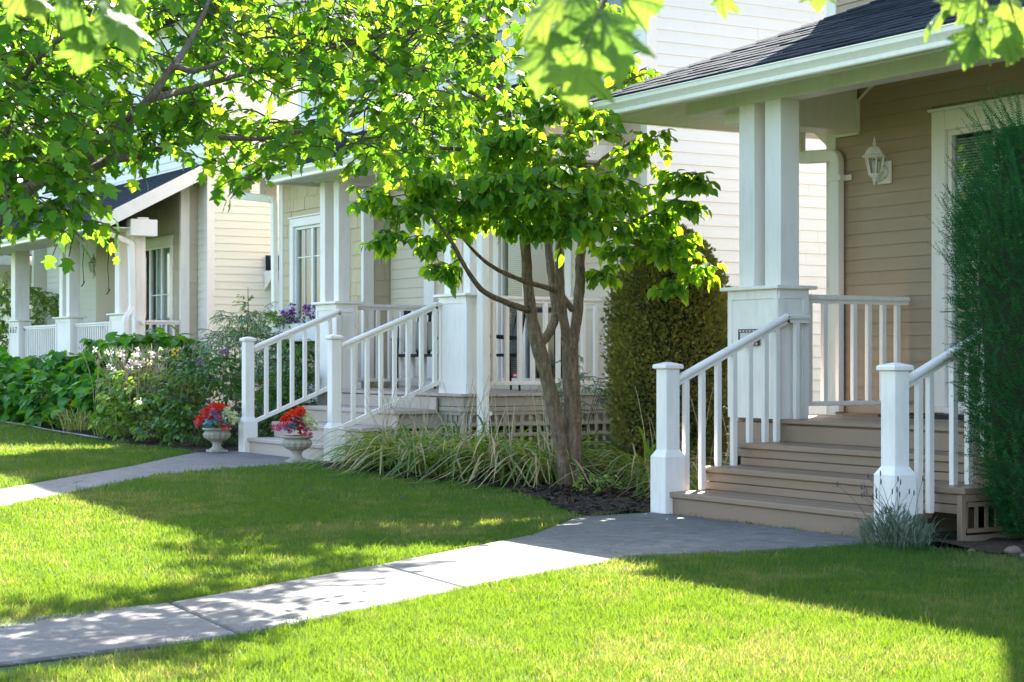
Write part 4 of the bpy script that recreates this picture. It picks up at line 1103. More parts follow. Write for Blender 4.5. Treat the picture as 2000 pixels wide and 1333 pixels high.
def text_mesh(s, size, name, mat, parent, pos, rot):
    cu = bpy.data.curves.new('lettering', 'FONT'); cu.body = s; cu.size = size; cu.extrude = .004; cu.align_x = 'CENTER'; cu.align_y = 'CENTER'
    tmp = bpy.data.objects.new('lettering', cu); col.objects.link(tmp); dg = bpy.context.evaluated_depsgraph_get()
    me = bpy.data.meshes.new_from_object(tmp.evaluated_get(dg)); bpy.data.objects.remove(tmp); bpy.data.curves.remove(cu)
    finish(me, mat); return part(me, name, parent, pos, rot)
hn = thing('house_number', (-36.9, 10.18, 1.79), 'dark digits 657 fixed to the white porch pillar', 'house number')
for k, ch in enumerate("657"): text_mesh(ch, .17, 'digit', M['brown'], hn, (-37.10+k*.20, 10.182, 1.79), (R(90),0,0))
for x, zt, zb, lb in ((-33.9,3.38,2.65,'thin dark cord with a hook hanging left of the lantern on the far porch'),(-32.4,3.38,2.45,'thin dark cord with a hook hanging right of the lantern on the far porch')):
    t = thing('hanging_cord', (x, 10.7, zt), lb, 'cord'); pts = [(x+.03*math.sin(k*.9), 10.7+.01*math.cos(k), zt+(zb-zt)*k/8) for k in range(9)]
    MB().tube(pts, .007, 5).build('cord', M['black'], t); MB().tube([(x-.10,10.7,zb-.05),(x+.02,10.7,zb),(x+.08,10.7,zb+.04)], .011, 5).build('hook', M['black'], t)

# ================================================================== the farthest house
h4 = thing('house', (-45, 11, .2), 'farthest house with dark hipped porch roof at the left edge', 'house')
fw4 = wall_shell(h4, 'front_wall', 'front', 12.2, -55, -41.3, .2, 3.9, M['cream_siding'], [(-43.2,-42.2,1.0,3.1)])
lap_boards(fw4, 'front', 12.2, -48, -41.4, .9, 3.5, .132, BRD['cream_siding'], [grow((-43.2,-42.2,1.0,3.1), .1)], 6)
glazed(h4, 'window', -43.2, -42.2, 1.0, 3.1, 12.2, .1, [-42.7])
MB().box(-41.44, -41.3, 12.36, 20, .2, 3.9).build('side_wall', M['cream_siding'], h4)
MB().box(-55, -54.86, 12.36, 20, .2, 3.9).build('side_wall', M['cream_siding'], h4)
MB().box(-54.85, -41.45, 19.86, 20, .2, 3.9).build('back_wall', M['cream_siding'], h4)
MB().prism([(-55.5,12.25,3.92),(-55.5,20.5,3.92),(-55.5,16.4,5.7)], (14.0,0,0)).build('main_roof', M['roof'], h4)
m = MB(); m.prism([(-40.6,9.9,3.52),(-40.6,13.0,3.52),(-43.0,12.9,4.5),(-43.0,12.2,4.5)], (0,0,.03)); m.prism([(-40.6,9.9,3.52),(-43.0,12.2,4.5),(-55,12.2,4.5),(-55,9.9,3.52)], (0,0,.03))
r4 = m.build('porch_roof', M['roof'], h4)
roof_courses(r4, (-40.58,9.9,3.56), (-40.58,13.0,3.56), (-43.0,12.9,4.54), (-43.0,12.2,4.54))
m = MB(); m.cbox(-40.62,-40.56,9.86,13.0,3.32,3.53,.004); m.cbox(-55,-40.63,9.86,9.92,3.32,3.53,.004); m.build('fascia', M['white'], h4)
MB().box(-55, -40.64, 9.93, 12.19, 3.34, 3.36).build('soffit', M['white_old'], h4)
for x in (-41.2, -46.0): MB().cbox(x-.14, x+.14, 10.1, 10.38, .4, 3.34, .006).build('porch_pillar', M['white'], h4)
MB().box(-55, -41.0, 10.0, 12.19, .2, .9).build('porch_floor', M['tan_light'], h4)
lantern((-41.75, 12.18, 3.0), 'white coach lantern on the farthest house, right of its window', 1.3)
lantern((-44.0, 12.18, 3.0), 'white coach lantern on the farthest house, left of its window at the frame edge', 1.3)

# ================================================================== measured positions of limbs,leaf sprays and near leaves
T2_LIMBS = {"L": [(-13.73,8.79,0.03,0.086),(-13.75,8.76,0.38,0.0705),(-13.76,8.71,0.61,0.0671),(-13.78,8.62,1.02,0.0645),(-13.78,8.52,1.32,0.0645),(-13.77,8.45,1.56,0.0533),(-13.74,8.39,1.85,0.0499),(-13.67,8.31,2.32,0.0447),(-13.62,8.21,2.88,0.0387),(-13.58,8.08,3.36,0.0344),(-13.64,7.98,3.81,0.0275),(-13.67,7.92,4.35,0.0206),(-13.72,7.84,4.84,0.012)],
  "L2": [(-13.78,8.52,1.3,0.043),(-13.9,8.71,1.44,0.043),(-14.04,8.87,1.61,0.0413),(-14.13,8.9,1.87,0.0387),(-14.25,8.91,2.35,0.0361),(-14.35,8.93,2.99,0.0292),(-14.49,8.9,3.62,0.0258),(-14.59,8.93,4.17,0.0206),(-14.55,8.99,4.85,0.012)],
  "R": [(-13.74,8.88,0.02,0.1032),(-13.74,8.87,0.37,0.0817),(-13.79,8.89,0.81,0.0774),(-13.8,8.88,1.21,0.0731),(-13.8,8.88,1.4,0.0688)],
  "R1": [(-13.8,8.87,1.3,0.0473),(-13.76,8.76,1.65,0.0447),(-13.72,8.71,1.95,0.043),(-13.68,8.69,2.27,0.0396),(-13.65,8.73,2.87,0.0327),(-13.64,8.76,3.42,0.0292),(-13.68,8.78,3.75,0.0258),(-13.76,8.75,4.27,0.0206),(-13.8,8.69,4.87,0.012)],
  "R2": [(-13.79,8.89,1.3,0.0516),(-13.86,8.98,1.53,0.0499),(-13.88,9.03,1.87,0.0473),(-13.92,9.06,2.08,0.0447),(-13.91,9.08,2.32,0.0413),(-13.9,9.1,2.86,0.0344),(-13.85,9.0,3.37,0.0292),(-13.8,9.08,3.88,0.0224),(-13.72,9.2,4.49,0.0138)],
  "X": [(-13.83,8.92,1.65,0.0301),(-13.78,8.72,1.81,0.0258),(-13.68,8.29,1.9,0.0215),(-13.56,7.91,2.01,0.0172),(-13.49,7.64,2.18,0.0129),(-13.48,7.46,2.39,0.0103),(-13.46,7.3,2.56,0.0069)],
  "Y": [(-13.74,8.39,1.64,0.031),(-13.51,8.01,1.7,0.0258),(-13.35,7.68,1.8,0.0232),(-13.25,7.45,2.01,0.0198),(-13.22,7.31,2.2,0.0155),(-13.22,7.12,2.4,0.012),(-13.24,6.89,2.56,0.0077)],
  "Rr": [(-13.9,9.09,2.25,0.0292),(-13.76,9.14,2.31,0.0258),(-13.61,9.19,2.39,0.0215),(-13.33,9.27,2.45,0.0155),(-13.11,9.45,2.58,0.0103),(-12.91,9.58,2.71,0.006)],
  "Rd": [(-13.61,9.19,2.37,0.0155),(-13.44,9.28,2.27,0.012),(-13.24,9.43,2.13,0.0086),(-13.06,9.52,1.99,0.0052)],
  "Ur": [(-13.9,9.1,2.86,0.025),(-13.81,9.25,3.05,0.02),(-13.69,9.46,3.19,0.014),(-13.57,9.66,3.26,0.008)],
  "Ut": [(-13.64,8.76,3.42,0.022),(-13.69,9.06,3.59,0.017),(-13.79,9.47,3.77,0.012),(-13.75,9.73,3.88,0.007)],
  "Ul": [(-13.62,8.21,2.88,0.026),(-13.44,7.73,2.97,0.02),(-13.35,7.29,2.98,0.014),(-13.35,6.9,2.91,0.008)],
  "Ul2": [(-13.58,8.08,3.36,0.022),(-13.57,7.71,3.51,0.017),(-13.55,7.35,3.62,0.01)],
  "F": [(-13.64,8.37,2.48,0.02),(-13.1,8.1,2.61,0.016),(-12.63,7.91,2.69,0.009)]}
T2_SPRAYS = [(-13.26,7.44,3.15,0.18),(-13.04,7.61,3.01,0.18),(-13.21,7.91,3.4,0.18),(-13.25,8.24,3.51,0.17),(-12.99,8.28,3.37,0.17),(-13.66,7.55,3.51,0.18),(-13.7,7.88,3.68,0.18),(-13.04,8.58,3.31,0.16),(-12.85,7.74,3.1,0.17),(-13.85,8.02,3.85,0.22),(-14.15,8.69,4.23,0.2),(-13.81,9.25,4.42,0.2),(-13.73,8.22,4.39,0.24),(-13.76,8.94,4.19,0.2),(-13.5,8.4,3.78,0.2),(-13.59,8.06,3.54,0.2),(-13.84,9.39,3.96,0.18),(-12.96,7.56,2.57,0.2),(-12.76,7.69,2.48,0.2),(-12.48,7.76,2.52,0.2),(-12.55,8.05,2.35,0.18),(-12.71,8.36,2.37,0.18),(-12.58,8.38,2.54,0.2),(-12.83,7.78,2.32,0.17),(-12.42,7.87,2.75,0.22),(-12.73,7.55,2.68,0.22),(-12.98,8.7,2.36,0.17),(-12.78,7.85,2.96,0.24),(-12.63,8.11,3.04,0.24),(-13.17,7.4,2.5,0.2),(-13.18,7.19,2.7,0.22),(-13.26,7.04,2.53,0.2),(-12.94,8.56,3.15,0.22),(-13.1,8.88,2.56,0.2),(-13.41,6.61,2.55,0.16),(-13.42,6.78,2.21,0.17),(-13.33,6.93,2.43,0.2),(-13.28,7.21,2.18,0.17),(-13.36,7.28,1.96,0.13),(-13.63,6.82,2.94,0.22),(-13.22,6.93,2.73,0.26),(-13.28,7.41,2.68,0.28),(-13.75,7.4,2.98,0.26),(-13.3,7.76,2.5,0.25),(-13.81,7.89,2.93,0.28),(-13.21,7.91,2.92,0.28),(-12.68,7.83,2.71,0.28),(-13.07,7.96,3.21,0.26),(-12.83,8.16,2.48,0.24),(-12.73,8.32,2.85,0.26),(-12.71,7.97,2.31,0.2),(-13.13,7.86,2.34,0.2),(-12.95,8.73,2.76,0.24),(-12.92,8.4,2.61,0.2),(-13.53,7.58,2.35,0.2),(-13.65,7.96,3.32,0.26),(-13.9,7.74,3.38,0.26),(-13.89,9.7,3.88,0.2),(-13.98,9.54,3.66,0.18),(-13.5,9.58,3.2,0.2),(-13.63,9.36,3.08,0.2),(-13.14,9.58,2.82,0.18),(-12.89,9.62,2.78,0.12),(-13.02,9.6,2.58,0.16),(-13.39,9.36,2.69,0.22),(-13.36,9.23,2.41,0.2),(-13.49,9.19,2.18,0.2),(-13.11,9.45,2.17,0.22),(-12.81,9.56,2.02,0.16),(-13.01,9.41,1.85,0.16),(-13.74,9.18,1.98,0.14),(-13.37,9.4,2.37,0.2),(-13.22,9.46,2.5,0.18),(-12.96,9.5,2.25,0.16),(-14.33,7.61,3.51,0.3),(-14.29,7.28,3.35,0.26),(-14.03,7.71,3.94,0.3),(-13.96,7.83,4.48,0.35),(-14.15,7.51,4.25,0.3),(-13.85,8.02,5.03,0.3),(-14.91,8.58,2.58,0.2),(-15.08,8.29,3.16,0.3),(-14.52,8.69,5.17,0.3),(-13.33,8.55,5.65,0.3),(-13.95,9.08,5.71,0.3),(-14.05,9.04,6.08,0.3),(-13.4,8.49,6.18,0.3),(-13.75,8.2,5.41,0.3),(-14.23,8.3,5.55,0.3),(-13.83,9.41,5.73,0.3),(-13.57,8.02,6.0,0.3),(-13.85,8.17,4.61,0.3),(-13.4,8.42,4.77,0.3)]
T1_LIMBS = {"T1trunk": [(-9.88,2.19,-0.27,0.0864),(-9.83,2.26,0.39,0.0792),(-9.77,2.37,1.21,0.072),(-9.72,2.46,1.64,0.0648),(-9.65,2.57,1.91,0.0576),(-9.6,2.66,2.06,0.0468)],
  "A": [(-9.6,2.66,2.05,0.0504),(-9.43,2.74,2.14,0.0396),(-9.13,2.85,2.18,0.0288),(-8.95,2.96,2.34,0.0259),(-8.75,3.1,2.51,0.023),(-8.69,3.2,2.67,0.0202),(-8.54,3.26,2.64,0.0144),(-8.36,3.37,2.68,0.0086)],
  "A2": [(-8.69,3.2,2.67,0.022),(-8.84,3.34,2.82,0.016),(-8.98,3.49,3.04,0.012),(-9.04,3.6,3.28,0.008)],
  "B": [(-9.23,2.88,2.17,0.03),(-9.34,3.09,2.26,0.028),(-9.42,3.34,2.32,0.024),(-9.49,3.62,2.42,0.02),(-9.51,3.77,2.48,0.013)],
  "B2": [(-9.5,3.69,2.44,0.016),(-9.58,4.05,2.46,0.014),(-9.64,4.34,2.53,0.012),(-9.77,4.7,2.65,0.009),(-9.82,5.01,2.8,0.006)],
  "C": [(-9.61,2.64,2.02,0.0432),(-9.71,2.67,2.39,0.0324),(-9.77,2.76,2.64,0.0252),(-9.76,2.78,2.82,0.0216),(-9.73,2.83,3.03,0.0187),(-9.7,2.87,3.32,0.013)],
  "D": [(-9.67,2.54,1.81,0.0432),(-9.35,2.49,2.05,0.0288),(-9.03,2.44,2.23,0.0252),(-8.71,2.39,2.44,0.018),(-8.41,2.5,2.68,0.013),(-8.18,2.7,2.8,0.0086)],
  "E": [(-8.75,3.1,2.51,0.02),(-9.24,3.65,2.71,0.016),(-9.59,4.23,2.92,0.013),(-9.92,4.84,3.14,0.01),(-10.22,5.5,3.32,0.007)],
  "E2": [(-9.92,4.84,3.14,0.009),(-10.0,5.1,3.02,0.007),(-10.06,5.38,2.83,0.005)]}
T1_SPRAYS = [(-10.54,4.79,2.57),(-10.16,2.65,2.85),(-10.19,5.69,3.78),(-10.3,3.27,3.24),(-8.6,2.58,2.16),(-10.07,2.92,3.62),(-10.2,3.24,2.03),(-10.47,6.11,3.04),(-9.85,3.39,3.04),(-10.42,2.83,3.18),(-9.67,4.58,3.17),(-9.77,3.95,3.16),(-9.96,2.58,2.36),(-11.18,5.76,3.46),(-10.16,2.7,3.32),(-9.92,5.71,3.3),(-10.6,5.41,3.83),(-11.92,6.47,4.36),(-9.3,3.32,2.56),(-9.53,4.06,3.14),(-9.62,2.65,3.27),(-10.36,3.12,3.63),(-9.9,3.75,3.29),(-8.89,3.52,2.81),(-9.94,2.6,2.77),(-8.53,2.42,2.65),(-10.57,3.62,3.01),(-10.1,5.95,3.14),(-10.55,4.26,3.36),(-9.02,3.7,2.98),(-10.44,5.33,2.68),(-9.21,3.36,2.4),(-9.74,4.95,2.59),(-9.07,4.21,2.64),(-9.41,3.09,2.46),(-10.29,3.7,2.65),(-10.23,4.13,2.59),(-9.54,2.9,2.29),(-10.0,3.84,2.66),(-9.1,2.37,3.13),(-9.71,3.09,2.47),(-9.85,3.95,3.32),(-9.93,3.47,3.36),(-10.01,3.99,3.09),(-8.79,2.22,2.71),(-9.02,2.58,2.15),(-10.05,4.53,3.65),(-10.76,5.67,3.28),(-9.85,3.61,3.43),(-11.64,5.22,3.51),(-8.52,2.42,2.46),(-10.12,5.61,3.26),(-9.8,5.52,2.81),(-9.47,3.88,2.94),(-9.57,4.34,2.95),(-10.24,5.43,3.94),(-8.78,2.87,2.96),(-9.5,3.25,2.58),(-9.22,4.12,2.39),(-9.23,3.18,2.66),(-9.59,4.04,2.89),(-9.46,4.19,3.6),(-10.43,4.45,3.86),(-10.18,4.45,2.57),(-10.04,5.65,3.24),(-11.07,3.45,3.36),(-10.07,5.37,2.64),(-9.32,2.75,2.72),(-8.45,2.52,2.43),(-10.44,4.9,3.9),(-10.37,3.3,2.63),(-11.18,3.27,3.36),(-9.31,4.18,2.94),(-9.96,2.64,3.39),(-9.7,2.61,2.61),(-8.93,2.61,2.72),(-10.06,3.71,3.63),(-10.77,4.92,3.05),(-10.07,4.57,3.36),(-9.42,4.72,2.83),(-9.7,2.97,2.42),(-9.31,4.38,3.5),(-11.33,4.58,3.46),(-9.42,4.63,3.61),(-9.31,4.42,3.28),(-9.02,2.65,2.46),(-9.62,2.82,2.22),(-10.24,5.09,3.2),(-10.22,3.2,3.62),(-10.06,5.08,3.89),(-9.08,2.71,3.16),(-9.78,5.38,3.59),(-8.81,2.65,2.92),(-9.99,4.77,2.63),(-8.85,2.54,2.37),(-10.42,5.14,3.66),(-9.26,2.98,3.35),(-9.59,3.5,3.09),(-9.46,4.67,2.49),(-10.91,5.04,3.23),(-9.0,2.43,2.21),(-9.99,4.17,3.16),(-11.05,6.16,3.22),(-10.24,3.34,3.63),(-10.07,3.32,2.99),(-9.18,2.81,2.66),(-8.41,2.33,2.78),(-10.88,6.16,2.98),(-9.21,2.37,2.58),(-10.5,3.88,2.72),(-10.04,3.21,3.46),(-8.73,3.04,3.18),(-9.39,2.6,2.8),(-8.24,2.23,2.23),(-8.73,2.96,2.81),(-9.7,3.38,2.38),(-10.53,4.6,3.11),(-10.65,5.14,3.51),(-8.62,2.51,3.18),(-9.2,4.35,3.15),(-9.18,2.96,2.79),(-9.94,2.54,2.62),(-10.9,5.29,3.22),(-10.15,2.92,3.12),(-10.28,3.99,3.02),(-10.55,4.69,3.75),(-9.18,2.4,2.53),(-9.24,3.46,3.18),(-10.39,4.5,3.24),(-10.61,3.83,3.4),(-10.02,5.4,2.78),(-9.33,4.96,2.89),(-10.09,2.84,2.44),(-10.5,5.44,3.4),(-9.69,3.58,3.61),(-10.0,3.08,2.99),(-9.69,3.54,2.65),(-8.92,2.45,3.21),(-8.65,2.91,2.3),(-10.4,5.56,2.61),(-8.91,3.8,2.88),(-10.21,3.12,2.58),(-9.21,4.15,2.97),(-9.65,4.14,2.48),(-8.96,2.83,2.93),(-10.49,5.85,3.75),(-9.78,3.74,2.96),(-9.78,3.37,3.16),(-8.6,2.65,3.25),(-9.35,4.18,3.33),(-10.44,4.83,2.66),(-10.8,6.27,3.54),(-10.57,6.02,3.66),(-9.2,3.7,3.38),(-10.49,2.93,3.45),(-10.71,5.4,2.64),(-10.29,6.01,3.85),(-9.34,2.94,2.9),(-9.92,4.94,3.69),(-9.86,3.64,3.47),(-10.92,5.2,3.11),(-9.68,2.65,2.32),(-9.67,3.59,3.15),(-9.77,5.03,2.8),(-9.37,5.04,2.85),(-8.6,2.79,2.36),(-9.34,2.62,2.71),(-9.94,5.68,3.77),(-8.96,2.27,2.22),(-9.25,3.04,2.77),(-10.19,2.73,3.27),(-9.19,4.39,2.79),(-10.31,5.27,3.15),(-9.11,4.21,2.56),(-11.15,6.29,3.48),(-8.78,2.98,2.39),(-9.54,3.78,3.5),(-9.35,5.17,3.41),(-10.19,2.98,3.26),(-9.07,2.37,3.08),(-9.32,4.5,3.52),(-9.62,3.55,3.01),(-10.27,6.0,3.58),(-10.58,5.12,3.98),(-8.21,2.21,2.49),(-9.22,3.31,3.47),(-10.09,3.7,2.82),(-11.41,3.93,3.71),(-10.69,4.5,3.22),(-9.19,3.94,2.24),(-8.96,3.54,3.38),(-10.09,3.35,3.22),(-10.22,4.65,3.17),(-8.45,2.58,3.06),(-9.01,3.9,3.51),(-8.4,2.22,2.4),(-9.38,5.42,3.6),(-9.93,2.71,2.54),(-10.63,5.34,3.54),(-10.87,5.48,3.09),(-8.85,2.64,3.03),(-10.1,3.17,3.52),(-9.09,3.5,2.53),(-9.82,5.53,3.63),(-9.74,4.19,2.59),(-9.46,5.05,3.25),(-9.8,3.26,2.58),(-8.94,2.56,2.23),(-10.84,4.77,3.92),(-9.01,2.44,2.31),(-8.52,2.31,2.82),(-9.67,4.0,3.5),(-9.46,5.45,2.99),(-9.85,3.84,3.23),(-9.77,3.77,3.32),(-9.33,3.46,2.54),(-8.99,3.78,3.29),(-10.61,4.24,3.09),(-10.31,4.24,3.33),(-10.0,4.01,2.44),(-9.89,3.1,2.48),(-10.35,6.18,3.82),(-9.09,3.57,2.54),(-11.04,4.0,3.86),(-10.3,5.21,3.33),(-9.92,5.62,3.41),(-9.84,2.86,2.52),(-10.66,4.99,3.2),(-9.63,3.44,2.41),(-10.78,5.56,2.58),(-9.97,5.29,2.71),(-8.45,2.72,2.89),(-9.93,4.36,2.48),(-10.47,5.27,3.15),(-8.32,2.47,3.13),(-10.2,5.31,3.06),(-10.64,4.8,2.63),(-9.32,5.54,3.44),(-8.4,2.37,2.71),(-10.59,3.95,3.56),(-9.86,4.71,3.42),(-9.62,3.66,3.58),(-9.42,3.69,3.28),(-10.1,3.13,2.77),(-8.96,2.51,2.47),(-8.83,3.01,3.37),(-9.37,2.65,3.44),(-11.86,6.32,3.7),(-8.42,2.5,3.23),(-10.69,5.38,3.13),(-8.62,2.35,2.51),(-11.36,5.81,3.61),(-10.01,4.6,3.75),(-9.32,3.65,3.32),(-8.67,2.37,2.33),(-10.15,2.83,3.13),(-11.18,3.14,3.25),(-9.99,3.58,3.34),(-9.51,3.36,2.47),(-8.74,2.35,2.96),(-9.89,5.22,2.96),(-10.11,5.43,2.88),(-9.86,3.01,2.87),(-10.12,2.88,2.39),(-8.5,2.23,2.59),(-9.01,2.75,2.68),(-9.13,3.62,3.08),(-9.76,5.57,3.16),(-10.47,4.6,2.99),(-8.49,2.71,2.63),(-9.01,2.79,1.93),(-10.24,2.78,3.46),(-9.52,4.88,3.31),(-9.66,2.62,3.23),(-9.99,2.55,3.08),(-10.87,5.36,2.66),(-10.13,2.66,3.18),(-8.95,2.47,2.98),(-9.77,4.87,2.76),(-10.3,3.6,2.66),(-8.56,2.93,3.1),(-9.05,2.91,3.41),(-11.79,5.81,3.9),(-10.39,4.6,2.61),(-10.58,5.79,2.85),(-10.05,5.0,3.25),(-10.31,5.51,3.42),(-9.59,4.47,3.18),(-9.16,3.59,2.64),(-10.21,5.82,3.97),(-8.51,2.22,2.85),(-9.97,5.61,3.79),(-9.45,4.3,3.63),(-9.8,5.45,3.08),(-10.14,4.11,3.52),(-10.26,4.89,3.23),(-10.45,5.07,2.64),(-10.1,5.07,3.48),(-10.02,4.91,2.48),(-10.58,4.49,2.47),(-10.05,5.33,3.8),(-10.14,4.28,2.63),(-10.8,4.67,3.9),(-9.22,3.79,3.49),(-10.78,5.07,2.94),(-10.29,3.64,3.31),(-8.9,2.56,3.13),(-9.25,4.22,2.83),(-11.07,3.7,3.66),(-9.25,3.56,3.53),(-8.62,2.34,2.11),(-8.66,2.47,2.02),(-8.5,2.55,2.11),(-8.78,2.46,1.91),(-8.73,2.35,1.97),(-8.72,2.57,1.93),(-8.54,2.67,2.19),(-8.51,2.33,2.22),(-8.77,2.68,1.99)]
FG_c= [(-2.026,1.288,1.685,-2.081,1.255,1.627),(-2.058,1.332,1.694,-2.041,1.303,1.611),(-1.926,1.261,1.599,-1.961,1.26,1.518),(-1.998,1.335,1.665,-1.96,1.341,1.568),(-2.067,1.414,1.703,-2.058,1.488,1.697),(-2.09,1.375,1.691,-2.051,1.383,1.626),(-2.047,1.293,1.641,-2.034,1.255,1.553),(-2.552,1.967,1.865,-2.579,1.98,1.806),(-2.62,2.243,1.912,-2.598,2.221,1.853)]
FG_r= [(-2.172,2.213,1.76,-2.226,2.181,1.7),(-2.179,2.201,1.747,-2.164,2.168,1.684),(-2.072,2.185,1.739,-2.118,2.166,1.691),(-2.105,2.227,1.738,-2.092,2.19,1.679),(-2.274,2.237,1.811,-2.321,2.217,1.755),(-2.173,2.21,1.8,-2.168,2.161,1.756),(-2.154,2.243,1.803,-2.159,2.293,1.761),(-2.267,2.249,1.827,-2.255,2.21,1.786),(-2.237,2.299,1.809,-2.204,2.295,1.758),(-2.061,2.203,1.762,-2.091,2.212,1.693),(-2.253,2.272,1.831,-2.261,2.317,1.799)]
FG_l= [(-2.744,0.867,1.719,-2.776,0.872,1.644),(-2.674,0.887,1.733,-2.624,0.911,1.663),(-2.748,0.861,1.749,-2.792,0.845,1.708),(-2.791,0.887,1.736,-2.758,0.883,1.685),(-2.896,0.808,1.785,-2.939,0.794,1.748),(-2.886,0.825,1.788,-2.846,0.833,1.745),(-2.78,0.904,1.764,-2.797,0.935,1.724),(-2.758,0.844,1.766,-2.736,0.823,1.727),(-2.715,0.916,1.768,-2.733,0.944,1.732),(-2.855,0.779,1.785,-2.815,0.788,1.745)]

# ================================================================== plants
def tri_fan(outline, center):
    n = len(outline); return [center]+outline, [(0, i+1, (i+1) % n + 1) for i in range(n)]
OV = (np.array([(0,0,0),(0,.33,-.005),(0,.68,-.05),(0,1.0,-.16),(-.27,.22,.06),(-.31,.45,.05),(-.19,.74,-.01),(.27,.22,.06),(.31,.45,.05),(.19,.74,-.01)]),
      np.array([(0,1,4),(4,1,5),(1,2,5),(5,2,6),(6,2,3),(0,7,1),(7,8,1),(1,8,2),(8,9,2),(9,3,2)]))
_mo = [(0,0),(.15,.03),(.26,.08),(.44,.20),(.36,.27),(.30,.38),(.40,.50),(.54,.68),(.40,.66),(.21,.62),(.23,.76),(.11,.86),(0,1)]
_mo = _mo + [(-x, y) for x, y in _mo[-2:0:-1]]
_mv, _mf = tri_fan([(x, y, -.28*x*x - .22*(y-.4)**2 + .10*abs(x)) for x, y in _mo], (0,.36,.0))
MP = (np.array(_mv), np.array(_mf))
LN = (np.array([(0,0,0),(-.09,.3,.02),(.09,.3,.02),(-.08,.65,.0),(.08,.65,.0),(0,1,-.12)]), np.array([(0,2,1),(1,2,4),(1,4,3),(3,4,5)]))   # narrow leaf
SM = (np.array([(0,0,0),(-.28,.45,.05),(.28,.45,.05),(0,1,-.08)]), np.array([(0,2,1),(1,2,3)]))                                        # small leaf

def unit(a): return a/np.maximum(np.linalg.norm(a, axis=-1, keepdims=True), 1e-9)
def frames(d, nrm):
    d = unit(d); s = unit(np.cross(d, nrm)); n = np.cross(s, d); return s, d, n

def spray(c, rad, ntw, nl, droop=.35, flat=.8, up=.2):
    """leafy twigs round a point -> leaf bases, tip directions, normals, twig polylines"""
    B, Dr, N, T = [], [], [], []
    c = np.array(c, float)
    for k in range(ntw):
        a = rng.uniform(0, 6.283); d = np.array((math.cos(a), math.sin(a), rng.normal(up, .35)*flat)); d /= np.linalg.norm(d)
        L = rad*rng.uniform(.7, 1.35); st = c + rng.normal(0, .25, 3)*rad*np.array((1,1,flat)); pts = []
        for i in range(nl+1):
            t = i/nl; pts.append(st + d*L*t + np.array((0,0,-droop*L*t*t)))
        T.append(pts[::max(1, nl//3)]+[pts[-1]])
        for i in range(1, nl+1):
            p = pts[i]; tw = unit(pts[i]-pts[i-1]); s = np.cross(tw, (0,0,1.)); s = s/max(np.linalg.norm(s), 1e-6)*(1 if i % 2 else -1)
            if i == nl: s = s*.1
            dd = tw*.5 + s*rng.uniform(.3, .8) + np.array((0,0,-rng.uniform(.15, 1.25))) + rng.normal(0, .28, 3)
            nn = np.array((0,0,1.)) + rng.normal(0, .50, 3) + s*.25
            B.append(p + rng.normal(0, .008, 3)); Dr.append(dd); N.append(nn)
    return B, Dr, N, T

def leaf_mesh(name, tpl, B, Dr, N, S, mat):
    V0, F0 = tpl; s, d, n = frames(Dr, N); S = S[:,None,None]
    V = B[:,None,:] + S*(V0[None,:,0,None]*s[:,None,:] + V0[None,:,1,None]*d[:,None,:] + V0[None,:,2,None]*n[:,None,:])
    m = len(B); k = len(V0); F = (F0[None]+(np.arange(m)*k)[:,None,None]).reshape(-1, 3)
    return np_mesh(name, V.reshape(-1,3), F, mat, True, np.repeat(rng.random(m), k))

TPL = {}
def put_leaves(parent, tpl, key, B, Dr, N, S, mat, nobj, name='leaf', margin=60):
    """the nobj leaves that show largest become objects, the rest one joined part"""
    B, Dr, N, S = map(np.asarray, (B, Dr, N, S)); u, v, Z = project(B[:,0], B[:,1], B[:,2])
    vis = (u > -margin) & (u < 2000+margin) & (v > -margin) & (v < 1333) & (Z > 0)
    score = np.where(vis, S/np.maximum(Z, .1), -1); order = np.argsort(-score); pick = order[:nobj]; pick = pick[score[pick] > 0]
    if nobj:
        if key not in TPL: TPL[key] = shared(key, tpl[0], [tuple(int(i) for i in f) for f in tpl[1]], mat, True)
        s, d, n = frames(Dr[pick], N[pick])
        for j, i in enumerate(pick):
            mt = Matrix(((s[j][0],d[j][0],n[j][0]),(s[j][1],d[j][1],n[j][1]),(s[j][2],d[j][2],n[j][2])))
            part(TPL[key], name, parent, B[i], mt.to_euler(), (S[i],)*3)
    rest = np.setdiff1d(np.arange(len(B)), pick)
    if len(rest):
        o = part(leaf_mesh('foliage', tpl, B[rest], Dr[rest], N[rest], S[rest], mat), 'foliage', parent, (0,0,0)); o["kind"] = 'stuff'
        return o

def smooth_path(p, k=4):
    """Catmull-Rom through x,y,z,r points"""
    P = [np.array(q, float) for q in p]; P = [2*P[0]-P[1]]+P+[2*P[-1]-P[-2]]; out = []
    for i in range(1, len(P)-2):
        for t in np.arange(k)/k:
            a, b, c, d = P[i-1:i+3]; out.append(.5*((2*b)+(-a+c)*t+(2*a-5*b+4*c-d)*t*t+(-a+3*b-3*c+d)*t**3))
    out.append(P[-2]); return out

def twig_part(parent, lines, mat, r=.003, name='twigs'):
    m = MB()
    for l in lines:
        n = len(l); m.tube(l, [max(.0012, r*(1-.6*i/max(1, n-1))) for i in range(n)], 4, False)
    o = m.build(name, mat, parent); o["kind"] = 'stuff'; return o

